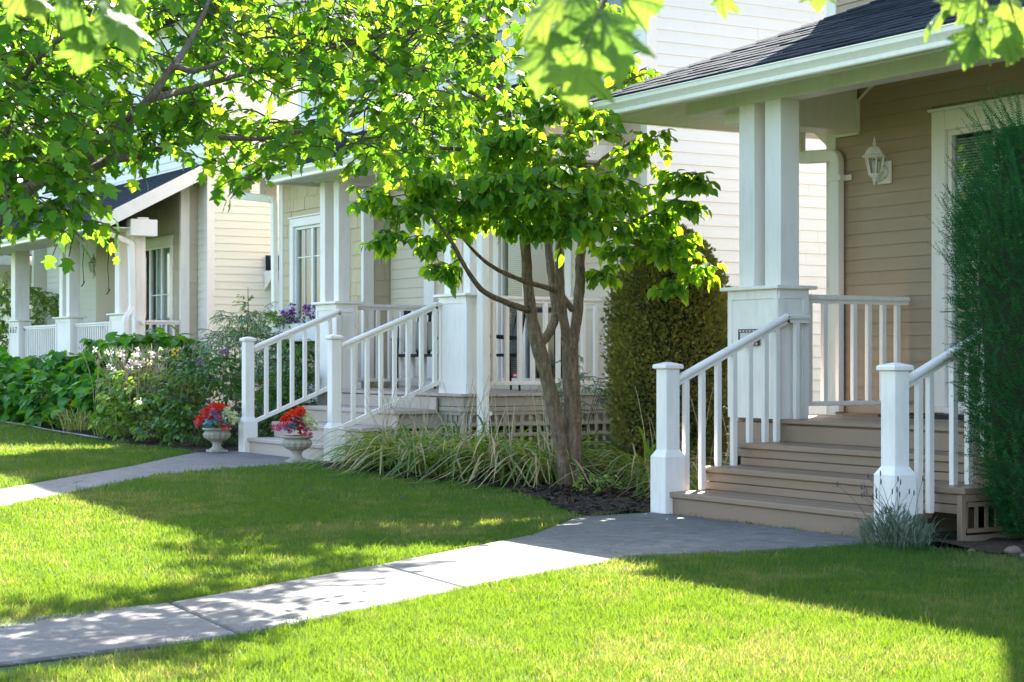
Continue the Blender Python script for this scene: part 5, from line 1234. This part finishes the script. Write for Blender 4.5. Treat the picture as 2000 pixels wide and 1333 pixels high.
def tree(name, label, base, limbs, trunks, sprays, tpl, key, size, ntw, nl, mat, bark, nobj=300, droop=.35, wob=.06):
    t = thing(name, base, label, 'tree'); pts_all = []
    for k, p in limbs.items():
        sp = smooth_path(p, 5); pts_all += [q for q in sp]
        MB().tube([q[:3] for q in sp], [max(.003, q[3]) for q in sp], 12 if k in trunks else 8, True, wob).build('trunk' if k in trunks else 'branch', bark, t, True)
    A = np.array(pts_all); B, Dr, N, S, T = [], [], [], [], []
    for c in sprays:
        rad = c[3] if len(c) > 3 else .20
        b, d, n, tw = spray(c[:3], rad, ntw, nl, droop); B += b; Dr += d; N += n; T += tw
        cc = np.array(c[:3]); dist = np.linalg.norm(A[:,:3]-cc, axis=1); i = int(np.argmin(dist)); a = A[i,:3]
        mid = (a+cc)/2 + np.array((0,0,-.06*dist[i])); T.append([a, a*.56+mid*.5-a*.06, mid, cc])
    S = rng.uniform(size[0], size[1], len(B)); twig_part(t, T, M['twig'], .0055)
    put_leaves(t, tpl, key, B, Dr, N, S, mat, nobj); return t

t2 = tree('forked_tree', 'forked garden tree with twin grey brown trunks standing in the mulch bed', (-13.74, 8.85, .02), T2_LIMBS, ('L','R'), T2_SPRAYS, OV, 'broad_leaf', (.06,.14), 13, 7, M['leaf_round'], M['bark'], 300, .28, .10)
t1 = tree('maple_tree', 'maple with spreading leafy boughs reaching in from the left edge', (-9.85, 2.22, 0), T1_LIMBS, ('T1trunk',), T1_SPRAYS, MP, 'maple_leaf', (.055,.102), 5, 4, M['leaf_maple'], M['bark_maple'], 300, .5)

# near maple twigs hanging into the top of the view
def near_leaf_mesh():
    """maple leaf with toothed edge, dished lobes and raised veins"""
    out = []
    n = len(_mo)
    for i in range(n):
        a, b = np.array(_mo[i]), np.array(_mo[(i+1) % n]); d = b-a; L = np.linalg.norm(d); nrm = np.array((d[1], -d[0]))/max(L, 1e-6)
        out.append(a)
        for k, t in enumerate((.33, .66)): out.append(a+d*t+nrm*(.018 if k else -.012))
    out = np.array(out); c = np.array((0,.34)); m = len(out); vs = [(c[0], c[1])]
    for q in (.35, .7, 1.0): vs += [tuple(c+(p-c)*q) for p in out]
    tips = [(0,1),(.54,.68),(-.54,.68),(.44,.20),(-.44,.20)]
    def zz(x, y):
        v = 9
        for tx, ty in tips:
            L2 = tx*tx+ty*ty; t = max(0, min(1, (x*tx+y*ty)/L2)); v = min(v, math.hypot(x-tx*t, y-ty*t))
        return .30*min(v, .16) - .34*x*x - .30*(y-.35)**2 + .03*math.sin(x*9+y*4)
    V = [(x, y, zz(x, y)) for x, y in vs]; F = []
    for i in range(m):
        j = (i+1) % m; F.append((0, 1+i, 1+j))
        for r in (0, 1): F.append((1+r*m+i, 1+(r+1)*m+i, 1+(r+1)*m+j, 1+r*m+j))
    nb = len(F); 
    for tx, ty in tips:
        L = math.hypot(tx, ty); sx, sy = -ty/L, tx/L; b = len(V)
        for k in range(6):
            t = k/5*.96; w = .010*(1-.8*t)+.001; x, y = tx*t, ty*t; h = zz(x, y)-.006
            V += [(x-sx*w, y-sy*w, h), (x+sx*w, y+sy*w, h), (x-sx*w, y-sy*w, h+.014), (x+sx*w, y+sy*w, h+.014)]
        for k in range(5):
            p, q = b+k*4, b+k*4+4; F += [(p,p+1,q+1,q), (p+2,q+2,q+3,p+3)]
        for sgn in (-1, 1):                                     # side veins
            for t0 in (.3, .5, .7):
                x0, y0 = tx*t0, ty*t0; ex, ey = x0+(tx/L*.7+sgn*sx*.7)*.17*L, y0+(ty/L*.7+sgn*sy*.7)*.17*L; b = len(V); w = .0035
                for x, y in ((x0, y0), (ex, ey)):
                    h = zz(x, y); V += [(x-sx*w, y-sy*w-w, h+.006), (x+sx*w, y+sy*w+w, h+.006)]
                F.append((b, b+2, b+3, b+1))
    me = bpy.data.meshes.new('near_maple_leaf'); me.from_pydata(V, [], F); me.materials.append(M['leaf_near']); me.materials.append(M['vein'])
    for i, p in enumerate(me.polygons): p.material_index = 0 if i < nb else 1; p.use_smooth = i < nb
    me.update(); return me
M['leaf_near'] = m_leaf('near_maple_leaf', [(0,(.045,.115,.016)),(.5,(.07,.15,.02)),(1,(.11,.18,.03))], [(0,(.13,.25,.03)),(.5,(.19,.31,.035)),(1,(.27,.35,.04))], .50, .5, .2, 40)
M['vein'] = m_leaf('leaf_vein', [(0,(.14,.20,.06)),(1,(.18,.24,.08))], [(0,(.22,.30,.05)),(1,(.26,.34,.06))], .25, .5, .2)
NEAR_LEAF = near_leaf_mesh()
def near_branch(L, label, k):
    P = np.array(L); b, tp = P[:,:3], P[:,3:]; c = b.mean(0); t = thing('maple_branch', c+np.array((0,0,.25)), label, 'branch', 'maple twigs close to the camera')
    view = unit(-b+np.array((0,0,1.2))); S = np.linalg.norm(tp-b, axis=1)*1.04; N = view*.8 + rng.normal(0, .45, b.shape) + np.array((0,0,.5))
    s, d, n = frames(tp-b, N)
    for j in range(len(b)):
        mt = Matrix(((s[j][0],d[j][0],n[j][0]),(s[j][1],d[j][1],n[j][1]),(s[j][2],d[j][2],n[j][2])))
        part(NEAR_LEAF, 'leaf', t, b[j], mt.to_euler(), (S[j]*rng.uniform(.9,1.12), S[j], S[j]*rng.uniform(.5,1.6)))
    top = c+np.array((0,0,.30)); m = MB()
    hub = c+np.array((0,0,.06)); m.tube([top+np.array((-.25,.1,.25)), top, hub], [.007,.005,.003], 6)
    for q in b: m.tube([hub+np.array((0,0,.05)), (hub+q)/2+np.array((0,0,.035)), q], [.0022,.0016,.0012], 5)
    m.build('twig', M['twig'], t, True); return t
near_branch(FG_c, 'big pale maple leaves hanging close at the top middle', 0)
near_branch(FG_r, 'maple leaves hanging close at the top right corner', 1)
near_branch(FG_l, 'yellow green maple leaves hanging close at the top left', 2)

def shrub(name, label, cat, pos, rad, h, nsp, ntw, nl, tpl, key, size, mat, nobj=0, low=.15, sprad=.16, group=None, stems=7, droop=.25, extra=None):
    """rounded bush: leafy sprays on a lumpy dome over a few stems"""
    x0, y0, z0 = pos; t = thing(name, pos, label, cat, group); B, Dr, N, T = [], [], [], []
    ms = MB()
    for k in range(nsp):
        a = rng.uniform(0, 6.283); q = max(0., rng.uniform(-.05, 1))**.75; rr = rad*math.sqrt(max(0, 1-(q*.92)**2.4))*rng.uniform(.55, 1.0)
        c = np.array((x0+math.cos(a)*rr, y0+math.sin(a)*rr, z0+h*(low+(1-low)*q)*rng.uniform(.88, 1.04)))
        b, d, n, tw = spray(c, sprad, ntw, nl, droop); 
        out = np.array((math.cos(a), math.sin(a), .25))*.7; B += b; Dr += [v+out for v in d]; N += [v+out*.5 for v in n]; T += tw
        if k < stems*3: T.append([np.array((x0+rng.normal(0,.06), y0+rng.normal(0,.06), z0)), (np.array((x0,y0,z0))+c)/2+rng.normal(0,.03,3), c])
    twig_part(t, T, M['twig'], .005, 'stems'); S = rng.uniform(size[0], size[1], len(B))
    put_leaves(t, tpl, key, B, Dr, N, S, mat, nobj); return t

def blossom(parent, c, r, mat, n=26, name='blossom', el=1.0, pl=.55):
    """a ball of petals"""
    d = unit(rng.normal(0, 1, (n,3))+np.array((0,0,.25))); B = np.array(c)+d*r*(1-pl)*.8; me = leaf_mesh(name, SM, B, d+rng.normal(0,.25,(n,3)), unit(rng.normal(0,1,(n,3))), np.full(n, r*pl*1.5), mat)
    me.transform(Matrix.Translation(-Vector(c))); return part(me, name, parent, c)

hyd = [((-25.2,9.0),.85,1.40,'tallest broad leaved hydrangea below the far porch downspout'),((-26.9,9.0),.85,1.32,'broad leaved hydrangea left of the tallest one, before the porch railing'),
       ((-28.6,8.8),.85,1.08,'broad leaved hydrangea before the middle white porch pillar'),((-30.6,8.8),.85,1.06,'broad leaved hydrangea before the pillar with 657'),
       ((-24.5,8.35),.6,.92,'lower hydrangea in the front row beside the dry pale perennials'),((-26.4,8.3),.7,.85,'lower hydrangea in the middle of the front row'),((-28.6,8.25),.75,.76,'lower hydrangea at the left end of the front row')]
for (x, y), r, h, lb in hyd:
    shrub('hydrangea', lb, 'shrub', (x, y, float(gz(x))), r, h, int(46*r*h)+16, 5, 4, OV, 'hydrangea_leaf', (.14,.25), M['leaf_hydrangea'], 130, .1, .20, 'hydrangeas in the left bed', 8, .2)
rb_ = shrub('rose_bush', 'dark leaved rose bush with yellow blooms left of the urn steps', 'shrub', (-21.75,8.45,.11), .68, 1.22, 52, 5, 5, SM, 'rose_leaf', (.06,.10), M['leaf_dark'], 60, .08, .17)
for p, c in (((-22.15,8.2,1.31),'p_yellow'),((-22.05,8.15,1.22),'p_yellow'),((-21.3,8.2,1.15),'p_purple'),((-21.2,8.5,1.28),'p_purple')): blossom(rb_, p, .05, M[c], 20)
tl = thing('rose_shoot', (-21.55,8.9,.12), 'tall thin rose shoot rising in front of the pale side wall', 'plant')
pts = [(-21.55+.02*math.sin(k), 8.9+.02*k*.3, .12+k*.2) for k in range(11)]; MB().tube(pts, [.012-.0008*k for k in range(11)], 6).build('stem', M['twig'], tl)
B, Dr, N, S = [], [], [], []
for k in range(34):
    z = .9+1.15*k/34; a = k*2.4; B.append((-21.55+.03*math.cos(a), 8.93, z)); Dr.append((math.cos(a), math.sin(a), .2)); N.append((0,0,1)); S.append(.13*(1.15-.8*k/34))
put_leaves(tl, OV, 'rose_shoot_leaf', B, Dr, N, S, M['leaf_dark'], 34)

def stalks(parent, pos, n, h, spread, mat, head=None, r=.004, name='stalks', lean=.3, headr=.02):
    m = MB(); heads = []
    for k in range(n):
        a = rng.uniform(0, 6.283); b0 = np.array(pos)+np.array((rng.normal(0,spread*.35), rng.normal(0,spread*.35), 0)); L = h*rng.uniform(.65, 1.05); o = np.array((math.cos(a), math.sin(a), 0))*L*rng.uniform(.05, lean)
        p = [b0 + np.array((0,0,1))*L*t + o*t*t for t in (0,.3,.6,.85,1)]; m.tube(p, [r,r*.9,r*.8,r*.6,r*.45], 4, False); heads.append(p[-1])
    m.build(name, mat, parent)["kind"] = 'stuff'; return heads
ph = shrub('flowering_shrub', 'rounded leafy shrub topped with dry pale flower stalks beside the hydrangeas', 'shrub', (-22.85,8.12,.14), .72, .98, 60, 5, 4, OV, 'lime_leaf', (.06,.10), M['leaf_lime'], 80, .08, .16)
hd_ = stalks(ph, (-22.95,8.1,.62), 130, .68, .95, M['straw'], r=.005, lean=.55)
for q in hd_[:55]: blossom(ph, q, rng.uniform(.025,.05), M['p_lilac' if rng.random() < .6 else 'p_cream'], 12, 'seed_head')
for k, q in enumerate(hd_[55:128]):
    m = MB()
    for j in range(6): d = rng.normal(0,.03,3)+np.array((0,0,.05)); m.tube([q, q+d], [.004,.002], 3, False)
    m.build('seed_spray', M['straw'], ph)
shrub('leafy_perennial', 'lime green leafy perennial under the dry pale stalks', 'plant', (-22.5,7.98,.13), .62, .72, 34, 5, 4, OV, 'lime_leaf', (.06,.10), M['leaf_lime'], 60, .1, .14)
shrub('leafy_perennial', 'low green leafy perennial at the lawn edge left of the urn', 'plant', (-21.1,7.95,.11), .55, .45, 26, 5, 4, OV, 'lowgreen_leaf', (.05,.09), M['leaf_dark'], 40, .1, .12)
shrub('variegated_shrub', 'pale variegated shrub in front of the cream corner board', 'shrub', (-23.3,9.6,.14), .8, 1.72, 74, 6, 5, LN, 'variegated_leaf', (.08,.14), M['leaf_variegated'], 60, .1, .19)
shrub('garden_shrub', 'fresh green shrub at the corner of the shingled bay', 'shrub', (-24.75,10.55,.16), .58, 1.85, 60, 6, 5, SM, 'fresh_leaf', (.06,.10), M['leaf_lime'], 40, .15, .17)
shrub('garden_shrub', 'dark leafy shrub behind the left stair railing with urns', 'shrub', (-20.65,9.15,.1), .42, .98, 44, 6, 5, SM, 'dark_leaf', (.05,.09), M['leaf_dark'], 60, .05, .15)
shrub('garden_shrub', 'dark green shrub below the window box of the bay', 'shrub', (-21.9,9.9,.12), .65, 1.25, 60, 6, 5, SM, 'dark_leaf', (.06,.10), M['leaf_dark'], 40, .05, .17)
shrub('garden_hedge', 'bright sunlit yellow green hedge between the two far houses', 'hedge', (-39.4,11.0,.2), 1.7, 2.6, 150, 6, 5, SM, 'hedge_leaf', (.09,.15), M['leaf_lime'], 0, .1, .25)
vs_ = shrub('variegated_sapling', 'thin variegated sapling behind the forked trunk', 'shrub', (-15.0,9.75,.06), .36, 1.15, 20, 4, 5, LN, 'variegated_leaf', (.06,.10), M['leaf_variegated'], 60, .55, .14)
shrub('small_plant', 'small green plant beside the base of the forked trunk', 'plant', (-13.05,8.72,.05), .17, .16, 12, 4, 4, SM, 'tuft_leaf', (.03,.055), M['leaf_lime'], 40, .1, .06)
mg = thing('marigold', (-25.6,7.95,.17), 'small orange flowers low in front of the hydrangeas', 'flower')
for p in ((-25.6,7.95,.55),(-25.9,7.95,.42),(-26.0,8.0,.45)): blossom(mg, p, .055, M['p_orange'], 20); MB().tube([(p[0],p[1],.16),p], .006, 4).build('stem', M['leaf_dark'], mg)

# upright conifers
def conifer_shape(name, label, pos, prof, n, size, mat, core, lump=.06):
    t = thing(name, pos, label, 'shrub'); x0, y0, z0 = pos; zs = np.array([p[1] for p in prof]); rs = np.array([p[0] for p in prof])
    m = MB(); m.lathe(x0, y0, [(max(.01, r*.80), z0+z*.97) for r, z in prof], 18); m.build('shade_core', core, t, True)  # solid dark core in place of the shaded interior
    z = rng.uniform(zs[0], zs[-1], n*2); r = np.interp(z, zs, rs); keep = rng.random(n*2) < (r+.08)/(rs.max()+.08); z, r = z[keep][:n], r[keep][:n]; n = len(z)
    a = rng.uniform(0, 6.283, n); lump_ = 1+lump*np.sin(a*5+z*6)*np.sin(z*9+a*2)+.05*np.sin(a*11-z*14)*np.sin(z*21+a*7)+rng.normal(0, .045, n)
    rr = r*lump_*rng.uniform(.80, 1.03, n); o = np.stack([np.cos(a), np.sin(a), np.zeros(n)], 1)
    B = np.stack([x0+o[:,0]*rr, y0+o[:,1]*rr, z0+z], 1); slope = np.gradient(rs, zs); sl = np.interp(z, zs, slope)
    D = o*.8+np.stack([np.zeros(n)]*2+[.55-.3*sl], 1)+rng.normal(0, .35, (n,3)); N = rng.normal(0, 1, (n,3)); S = rng.uniform(size[0], size[1], n)
    tpl = (np.array([(0,0,0),(-.30,.42,.05),(-.10,.5,0),(.10,.5,0),(.30,.42,-.05),(-.22,.85,.0),(0,1,.0),(.22,.85,0)]), np.array([(0,2,1),(0,3,2),(0,4,3),(1,2,5),(2,3,6),(3,4,7)]))
    me = leaf_mesh('foliage', tpl, B, D, N, S, mat); pt = .5+.5*np.sin(a*3.1+z*2.3)*np.sin(z*4.7-a*2.2); me.attributes['rnd'].data.foreach_set('value', np.repeat(np.clip(rng.random(n)*.75*(.35+.65*pt)+.22*(pt > .8), 0, .98), len(tpl[0])).astype(np.float32))
    p = part(me, 'foliage', t, (0,0,0)); p["kind"] = 'stuff'; return t
M['core'] = painted('shade_core_dark', (.018,.030,.010,1), .95, .3, (.05,.03,.02))  # dark colour stands in for the shade inside the conifers
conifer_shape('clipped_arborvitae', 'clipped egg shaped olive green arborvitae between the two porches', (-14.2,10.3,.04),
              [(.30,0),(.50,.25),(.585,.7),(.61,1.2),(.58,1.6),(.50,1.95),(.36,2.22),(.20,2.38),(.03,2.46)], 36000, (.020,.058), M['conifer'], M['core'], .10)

def yew():
    x0, y0 = -8.19, 8.90; t = thing('yew_shrub', (x0, y0, 0), 'dark green upright yew cut by the right edge, beside the steps', 'shrub')
    prof = [(.18,0),(.30,.25),(.42,.6),(.48,.95),(.52,1.3),(.56,1.7),(.55,2.0),(.45,2.3),(.25,2.65),(.03,2.85)]; zs = [p[1] for p in prof]; rs = [p[0] for p in prof]
    m = MB(); m.lathe(x0, y0, [(max(.01, r*.74), z) for r, z in prof], 16); m.build('shade_core', M['core'], t, True)  # solid core coloured like the shade between the needles
    V, F, rn, T = [], [], [], []; base = 0
    ns = 9500
    for k in range(ns):
        z = rng.uniform(.05, 2.66); a = rng.uniform(0, 6.283); r = np.interp(z, zs, rs)*rng.uniform(.76, 1.03)
        o = np.array((math.cos(a), math.sin(a), 0)); p = np.array((x0, y0, z))+o*r; d = unit(o*rng.uniform(.6, 1.2)+np.array((0,0,rng.uniform(.1, .9)))+rng.normal(0, .35, 3))
        long = (z > 1.6 and rng.random() < .12) or rng.random() < .006
        L = rng.uniform(.22, .42) if long else rng.uniform(.06, .15); tip = 1.0 if long else rng.random()*.8
        if long: d = unit(d*.6+np.array((0,0,.9))+o*.2)
        s = unit(np.cross(d, (0,0,1.)+rng.normal(0,.2,3))); nn = np.cross(s, d); m_ = int(L/.0095)
        ts = np.linspace(.04, 1, m_); sg = np.where(np.arange(m_) % 2, 1, -1)[:,None]; cur = p+d*L*ts[:,None]+np.array((0,0,-.05*L))*(ts[:,None]**2)
        nd = unit(s*sg+d*.55+nn*rng.normal(.1, .35, (m_,1))); nl = (.030*(1-.5*ts))[:,None]; wv = unit(np.cross(nd, nn))*.0044
        q = np.stack([cur-wv, cur+wv, cur+nd*nl], 1); V.append(q.reshape(-1,3)); F.append(base+np.arange(m_*3).reshape(-1,3)); base += m_*3
        rn.append(np.repeat(np.clip((.95 if long else tip*.75)+rng.normal(0, .04, m_), 0, .995), 3)); T.append([p, p+d*L])
    p = part(np_mesh('foliage', np.concatenate(V), np.concatenate(F), M['yew'], False, np.concatenate(rn)), 'foliage', t, (0,0,0)); p["kind"] = 'stuff'
    twig_part(t, T[::4], M['yew'], .0022)
    # loose side shoots
yew()

def ribbons(parent, pos, n, L, W, mat, name='foliage', out=.75, spread=.07, rlo=0, rhi=1):
    V, F, rn = [], [], []; base = 0; sg = 7
    for k in range(n):
        a = rng.uniform(0, 6.283); l = L*rng.uniform(.55, 1.1); w = W*rng.uniform(.7, 1.2); o = np.array((math.cos(a), math.sin(a), 0)); s = np.array((-o[1], o[0], 0))
        b = np.array(pos)+o*abs(rng.normal(0, spread))+np.array((rng.normal(0,spread), rng.normal(0,spread), 0)); R_ = out*rng.uniform(.45, 1.1); hh = rng.uniform(.5, .85); pts = []
        for i in range(sg+1):
            t = i/sg; pts.append(b + o*l*R_*t**1.25 + np.array((0,0,1))*l*hh*(1.9*t-1.75*t*t*(R_*.85+.25)))
        for i, p in enumerate(pts):
            t = i/sg; ww = w*(.55+.9*t-1.42*t**2.2); p = p.copy(); p[2] = max(p[2], pos[2]+.012); V += [p-s*ww*.5+np.array((0,0,ww*.25)), p, p+s*ww*.5+np.array((0,0,ww*.25))]
        for i in range(sg):
            j = base+i*3; F += [(j,j+1,j+4,j+3),(j+1,j+2,j+5,j+4)]
        rn += [rng.uniform(rlo, rhi)]*((sg+1)*3); base += (sg+1)*3
    p = part(np_mesh(name, np.array(V), np.array(F), mat, True, rn), name, parent, (0,0,0)); p["kind"] = 'stuff'; return p
lil = [((-16.3,8.25),'daylily clump beside the right hand urn'),((-16.05,8.2),'daylily clump right of the urn, front row'),((-15.5,8.25),'daylily clump in the front row left of the forked tree'),((-15.0,8.35),'daylily clump nearest the lawn bulge, left of the forked tree'),
       ((-14.55,8.6),'daylily clump with dry tips left of the trunk base'),((-14.15,8.85),'straw coloured daylily clump touching the left trunk'),((-16.5,8.75),'daylily clump below the white porch pillar base'),((-15.9,8.9),'daylily clump in front of the lattice under the pillar'),
       ((-15.3,9.0),'daylily clump in front of the lattice left of the trunk'),((-14.7,9.3),'daylily clump behind the forked trunk'),((-12.95,9.4),'daylily clump right of the forked trunk'),((-12.5,9.45),'daylily clump beside the white newel of the near steps'),((-12.15,9.15),'small daylily clump tucked behind the near newel post'),((-13.5,9.5),'daylily clump under the clipped arborvitae')]
for i, ((x, y), lb) in enumerate(lil):
    t = thing('daylily', (x, y, float(gz(x))+.01), lb, 'plant', 'daylilies in the mulch bed'); dry = i in (4, 5, 10)
    ribbons(t, (x, y, float(gz(x))+.015), 120 if i not in (0,10,11,12) else 60, .90 if i not in (0,10,11,12) else .58, .032, M['strap'], 'foliage', 1.25, .08, 0, 1.0 if dry else .95)
    if dry: ribbons(t, (x, y, float(gz(x))+.012), 70, .6, .018, M['strap'], 'dry_leaves', 1.1, .08, .77, 1)
    stalks(t, (x, y, float(gz(x))+.01), 6 if i not in (12,13) else 2, .95, .25, M['straw'], r=.0048, lean=.5, name='dry_stalks')
for (x, y), lb in (((-23.6,7.9),'green strap leaved clump at the lawn edge before the hydrangeas'),((-25.2,7.85),'low green strap leaved clump by the black lawn edging')):
    t = thing('strap_leaf_plant', (x, y, float(gz(x))), lb, 'plant'); ribbons(t, (x, y, float(gz(x))+.01), 90, .62, .02, M['strap'], 'foliage', .8, .1, 0, .5)

lv = thing('lavender', (-8.60,8.0,0), 'grey green lavender at the foot of the right newel post', 'plant')
ribbons(lv, (-8.60,8.0,.005), 260, .34, .006, M['silver'], 'foliage', .85, .085)
B, Dr, N, S = [], [], [], []
for k in range(900):
    a = rng.uniform(0, 6.283); q = rng.uniform(0,1)**.6; hh = rng.uniform(.03,.24)*(1.15-.6*q); B.append((-8.60+math.cos(a)*.24*q, 8.0+math.sin(a)*.2*q, hh)); Dr.append((math.cos(a)*.6, math.sin(a)*.6, 1)); N.append(rng.normal(0,1,3)); S.append(rng.uniform(.03,.06))
put_leaves(lv, LN, 'lavender_leaf', B, Dr, N, S, M['silver'], 0)
hs = stalks(lv, (-8.62,7.98,.05), 20, .40, .2, M['silver'], r=.0022, lean=.75)
for q in hs: MB().lathe(q[0], q[1], [(.002,q[2]-.012),(.0045,q[2]-.004),(.005,q[2]+.010),(.0035,q[2]+.020),(.001,q[2]+.026)], 6).build('flower_head', M['p_lavender'], lv, True)

# ================================================================== urns, flowers, furniture and small things
def urn(x, y, label, n):
    z = float(gz(x))+.0125; t = thing('garden_urn', (x, y, z), label, 'urn', 'cast stone urns at the steps')
    MB().cbox(x-.10, x+.10, y-.10, y+.10, z, z+.028, .006).build('plinth', M['stone_urn'], t)
    MB().lathe(x, y, [(.092,z+.0285),(.09,z+.038),(.06,z+.055),(.05,z+.085),(.055,z+.11),(.075,z+.122)], 24).build('stem', M['stone_urn'], t, True)
    MB().lathe(x, y, [(.06,z+.1225),(.10,z+.14,.03),(.14,z+.17,.05),(.155,z+.205,.055),(.145,z+.235,.03),(.128,z+.25)], 28).build('bowl', M['stone_urn'], t)
    MB().lathe(x, y, [(.13,z+.2505),(.165,z+.262),(.172,z+.275),(.165,z+.284),(.14,z+.284),(.13,z+.262)], 28).build('rim', M['stone_urn'], t, True)
    f = thing('flower_arrangement', (x, y, z+.27), label.replace('urn', 'flowers in the urn').replace('ribbed stone flowers', 'red, pink and teal flowers'), 'flowers', 'flowers in the two urns')
    MB().lathe(x, y, [(.125,z+.262),(.125,z+.272),(.01,z+.29)], 14).build('moss', M['soil'], f)
    cl = []
    for k in range(n):
        a = k*2.39996+x; q = math.sqrt((k+.5)/n); r = .25*q; zz = z+.31+.21*(1-q*q)+rng.uniform(-.02,.03); c = (x+r*math.cos(a), y+r*math.sin(a), zz)
        left = math.cos(a)*.51+math.sin(a)*.86     # towards the right of the view
        if left > .35 and q > .45 and zz > z+.33: mt, rr = 'p_cream', .06
        elif q < .55: mt, rr = ('p_red', .064)
        else: mt, rr = (('p_pink', .058) if k % 3 else ('p_red', .06))
        if k % 4 == 1 and q > .5: continue
        blossom(f, c, rr, M[mt], 44, 'blossom', 1, .5); cl.append(c)
    B, Dr, N, S = [], [], [], []
    for k in range(46):
        a = k*2.39996*1.3; q = rng.uniform(.35, 1.05); r = .27*q; B.append((x+r*math.cos(a)*.8, y+r*math.sin(a)*.8, z+.29+.20*(1.1-q)+rng.uniform(0,.06))); Dr.append((math.cos(a), math.sin(a), rng.uniform(-.3,.5))); N.append((math.cos(a)*.6,math.sin(a)*.6,1)); S.append(rng.uniform(.08,.125))
    put_leaves(f, OV, 'teal_leaf', B, Dr, N, S, M['p_teal'], 30)
urn(-19.85, 7.86, 'ribbed stone urn left of the steps, before the tall newel', 26)
urn(-17.44, 7.80, 'ribbed stone urn right of the steps, beside the daylilies', 26)

wbx = thing('window_box', (-24.0,10.92,1.5), 'white planter box under the window of the shingled bay', 'planter')
MB().cbox(-25.2,-22.85,10.80,11.06,1.46,1.72,.006).build('trough', M['white_old'], wbx)
for x in (-24.9,-23.1): MB().prism([(x,11.06,1.46),(x,10.86,1.459),(x,11.06,1.25)], (.04,0,0)).build('bracket', M['white'], wbx)
for cx, lb in ((-24.75,'purple and lilac petunias at the left end of the window box'),(-23.75,'purple petunias at the right end of the window box')):
    f = thing('petunia', (cx,10.92,1.72), lb, 'flowers')
    for k in range(22): blossom(f, (cx+rng.normal(0,.20), 10.90+rng.normal(0,.07), 1.80+rng.uniform(-.08,.18)), .06, M['p_purple' if k % 5 < 3 else 'p_lilac'], 18)
    B = np.stack([cx+rng.normal(0,.22,60), 10.9+rng.normal(0,.08,60), 1.72+rng.uniform(-.03,.14,60)], 1); put_leaves(f, SM, 'petunia_leaf', B, rng.normal(0,1,(60,3)), np.tile((0,0,1.),(60,1))+rng.normal(0,.3,(60,3)), np.full(60,.07), M['leaf_dark'], 0)

def chair(x, y, z, rz_, label, cushion):
    t = thing('patio_chair', (x, y, z), label, 'chair', 'black patio chairs'); Mx = Matrix.Rotation(rz_, 3, 'Z'); W = lambda p: Mx @ Vector(p)+Vector((x,y,z))
    def tb(pts, r, nm): MB().tube([W(p) for p in pts], r, 8).build(nm, M['black'], t, True)
    for s in (-1,1):
        tb([(s*.27,-.26,0),(s*.27,-.24,.40),(s*.27,-.22,.62)], .014, 'leg'); tb([(s*.27,.26,0),(s*.27,.24,.42),(s*.25,.34,.98)], .014, 'leg'); tb([(s*.27,-.25,.62),(s*.285,0,.645),(s*.27,.27,.62)], .018, 'armrest')
    MB().obox(W((0,0,.42)), (.265,.26,.018), Mx, .006).build('seat', M['black'], t)
    Mb = Mx @ Matrix.Rotation(R(-14), 3, 'X')
    for k in range(7): MB().obox(W((-.21+k*.07,.29,.70)), (.022,.008,.27), Mb, .003).build('back_slat', M['black'], t)
    MB().obox(W((0,.365,.98)), (.26,.014,.035), Mb, .005).build('top_rail', M['black'], t)
    if cushion:
        c = thing('seat_cushion', W((0,.1,.45)), 'pale cushion leaning on the black chair behind the stair railing', 'cushion'); MB().obox(W((0,.20,.66)), (.2,.055,.19), Mb, .05).build('pad', M['cushion'], c, True)
chair(-20.35,10.75,D2,R(55),'black patio chair behind the right stair railing of the urn steps',True)
chair(-18.55,10.85,D2,R(-20),'black patio chair in front of the dark sliding door behind the forked tree',False)
sg_ = thing('door_sticker', (-19.2,Y2+.036,1.0), 'small red octagonal sticker low on the glass door pane', 'sticker')
MB().prism([(-19.2+.05*math.cos(R(22.5+45*k)), Y2+.0385, 1.0+.05*math.sin(R(22.5+45*k))) for k in range(8)], (0,-.0015,0)).build('octagon', M['red'], sg_)
MB().box(-19.235, -19.165, Y2+.0355, Y2+.0365, .99, 1.01).build('bar', M['white'], sg_)

ed = MB(); pts = [(x, 7.60+.03*math.sin(x*1.3), float(gz(x))+.02) for x in np.arange(-30, -22.9, .3)]; ed.tube(pts, .022, 6)
tag(ed.build('lawn_edging', M['black'], None, True), 'black plastic lawn edging along the hydrangea bed', 'edging')
def rock(x, y, r, lb):
    m = MB(); m.lathe(x, y, [(r*.7,-.01),(r,r*.25),(r*.92,r*.55),(r*.6,r*.85),(r*.12,r*.95)], 11); m.v = [(a+rng.normal(0,r*.07), b+rng.normal(0,r*.07), c+rng.normal(0,r*.04)) for a,b,c in m.v]
    tag(m.build('garden_rock', M['rock'], None, True), lb, 'rock')
rock(-7.92, 8.33, .055, 'rounded brown rock on the soil under the yew'); rock(-7.72, 8.22, .035, 'small pebble in front of the rounded brown rock')
rock(-8.12, 8.18, .028, 'small stone at the lawn edge left of the rounded rock')
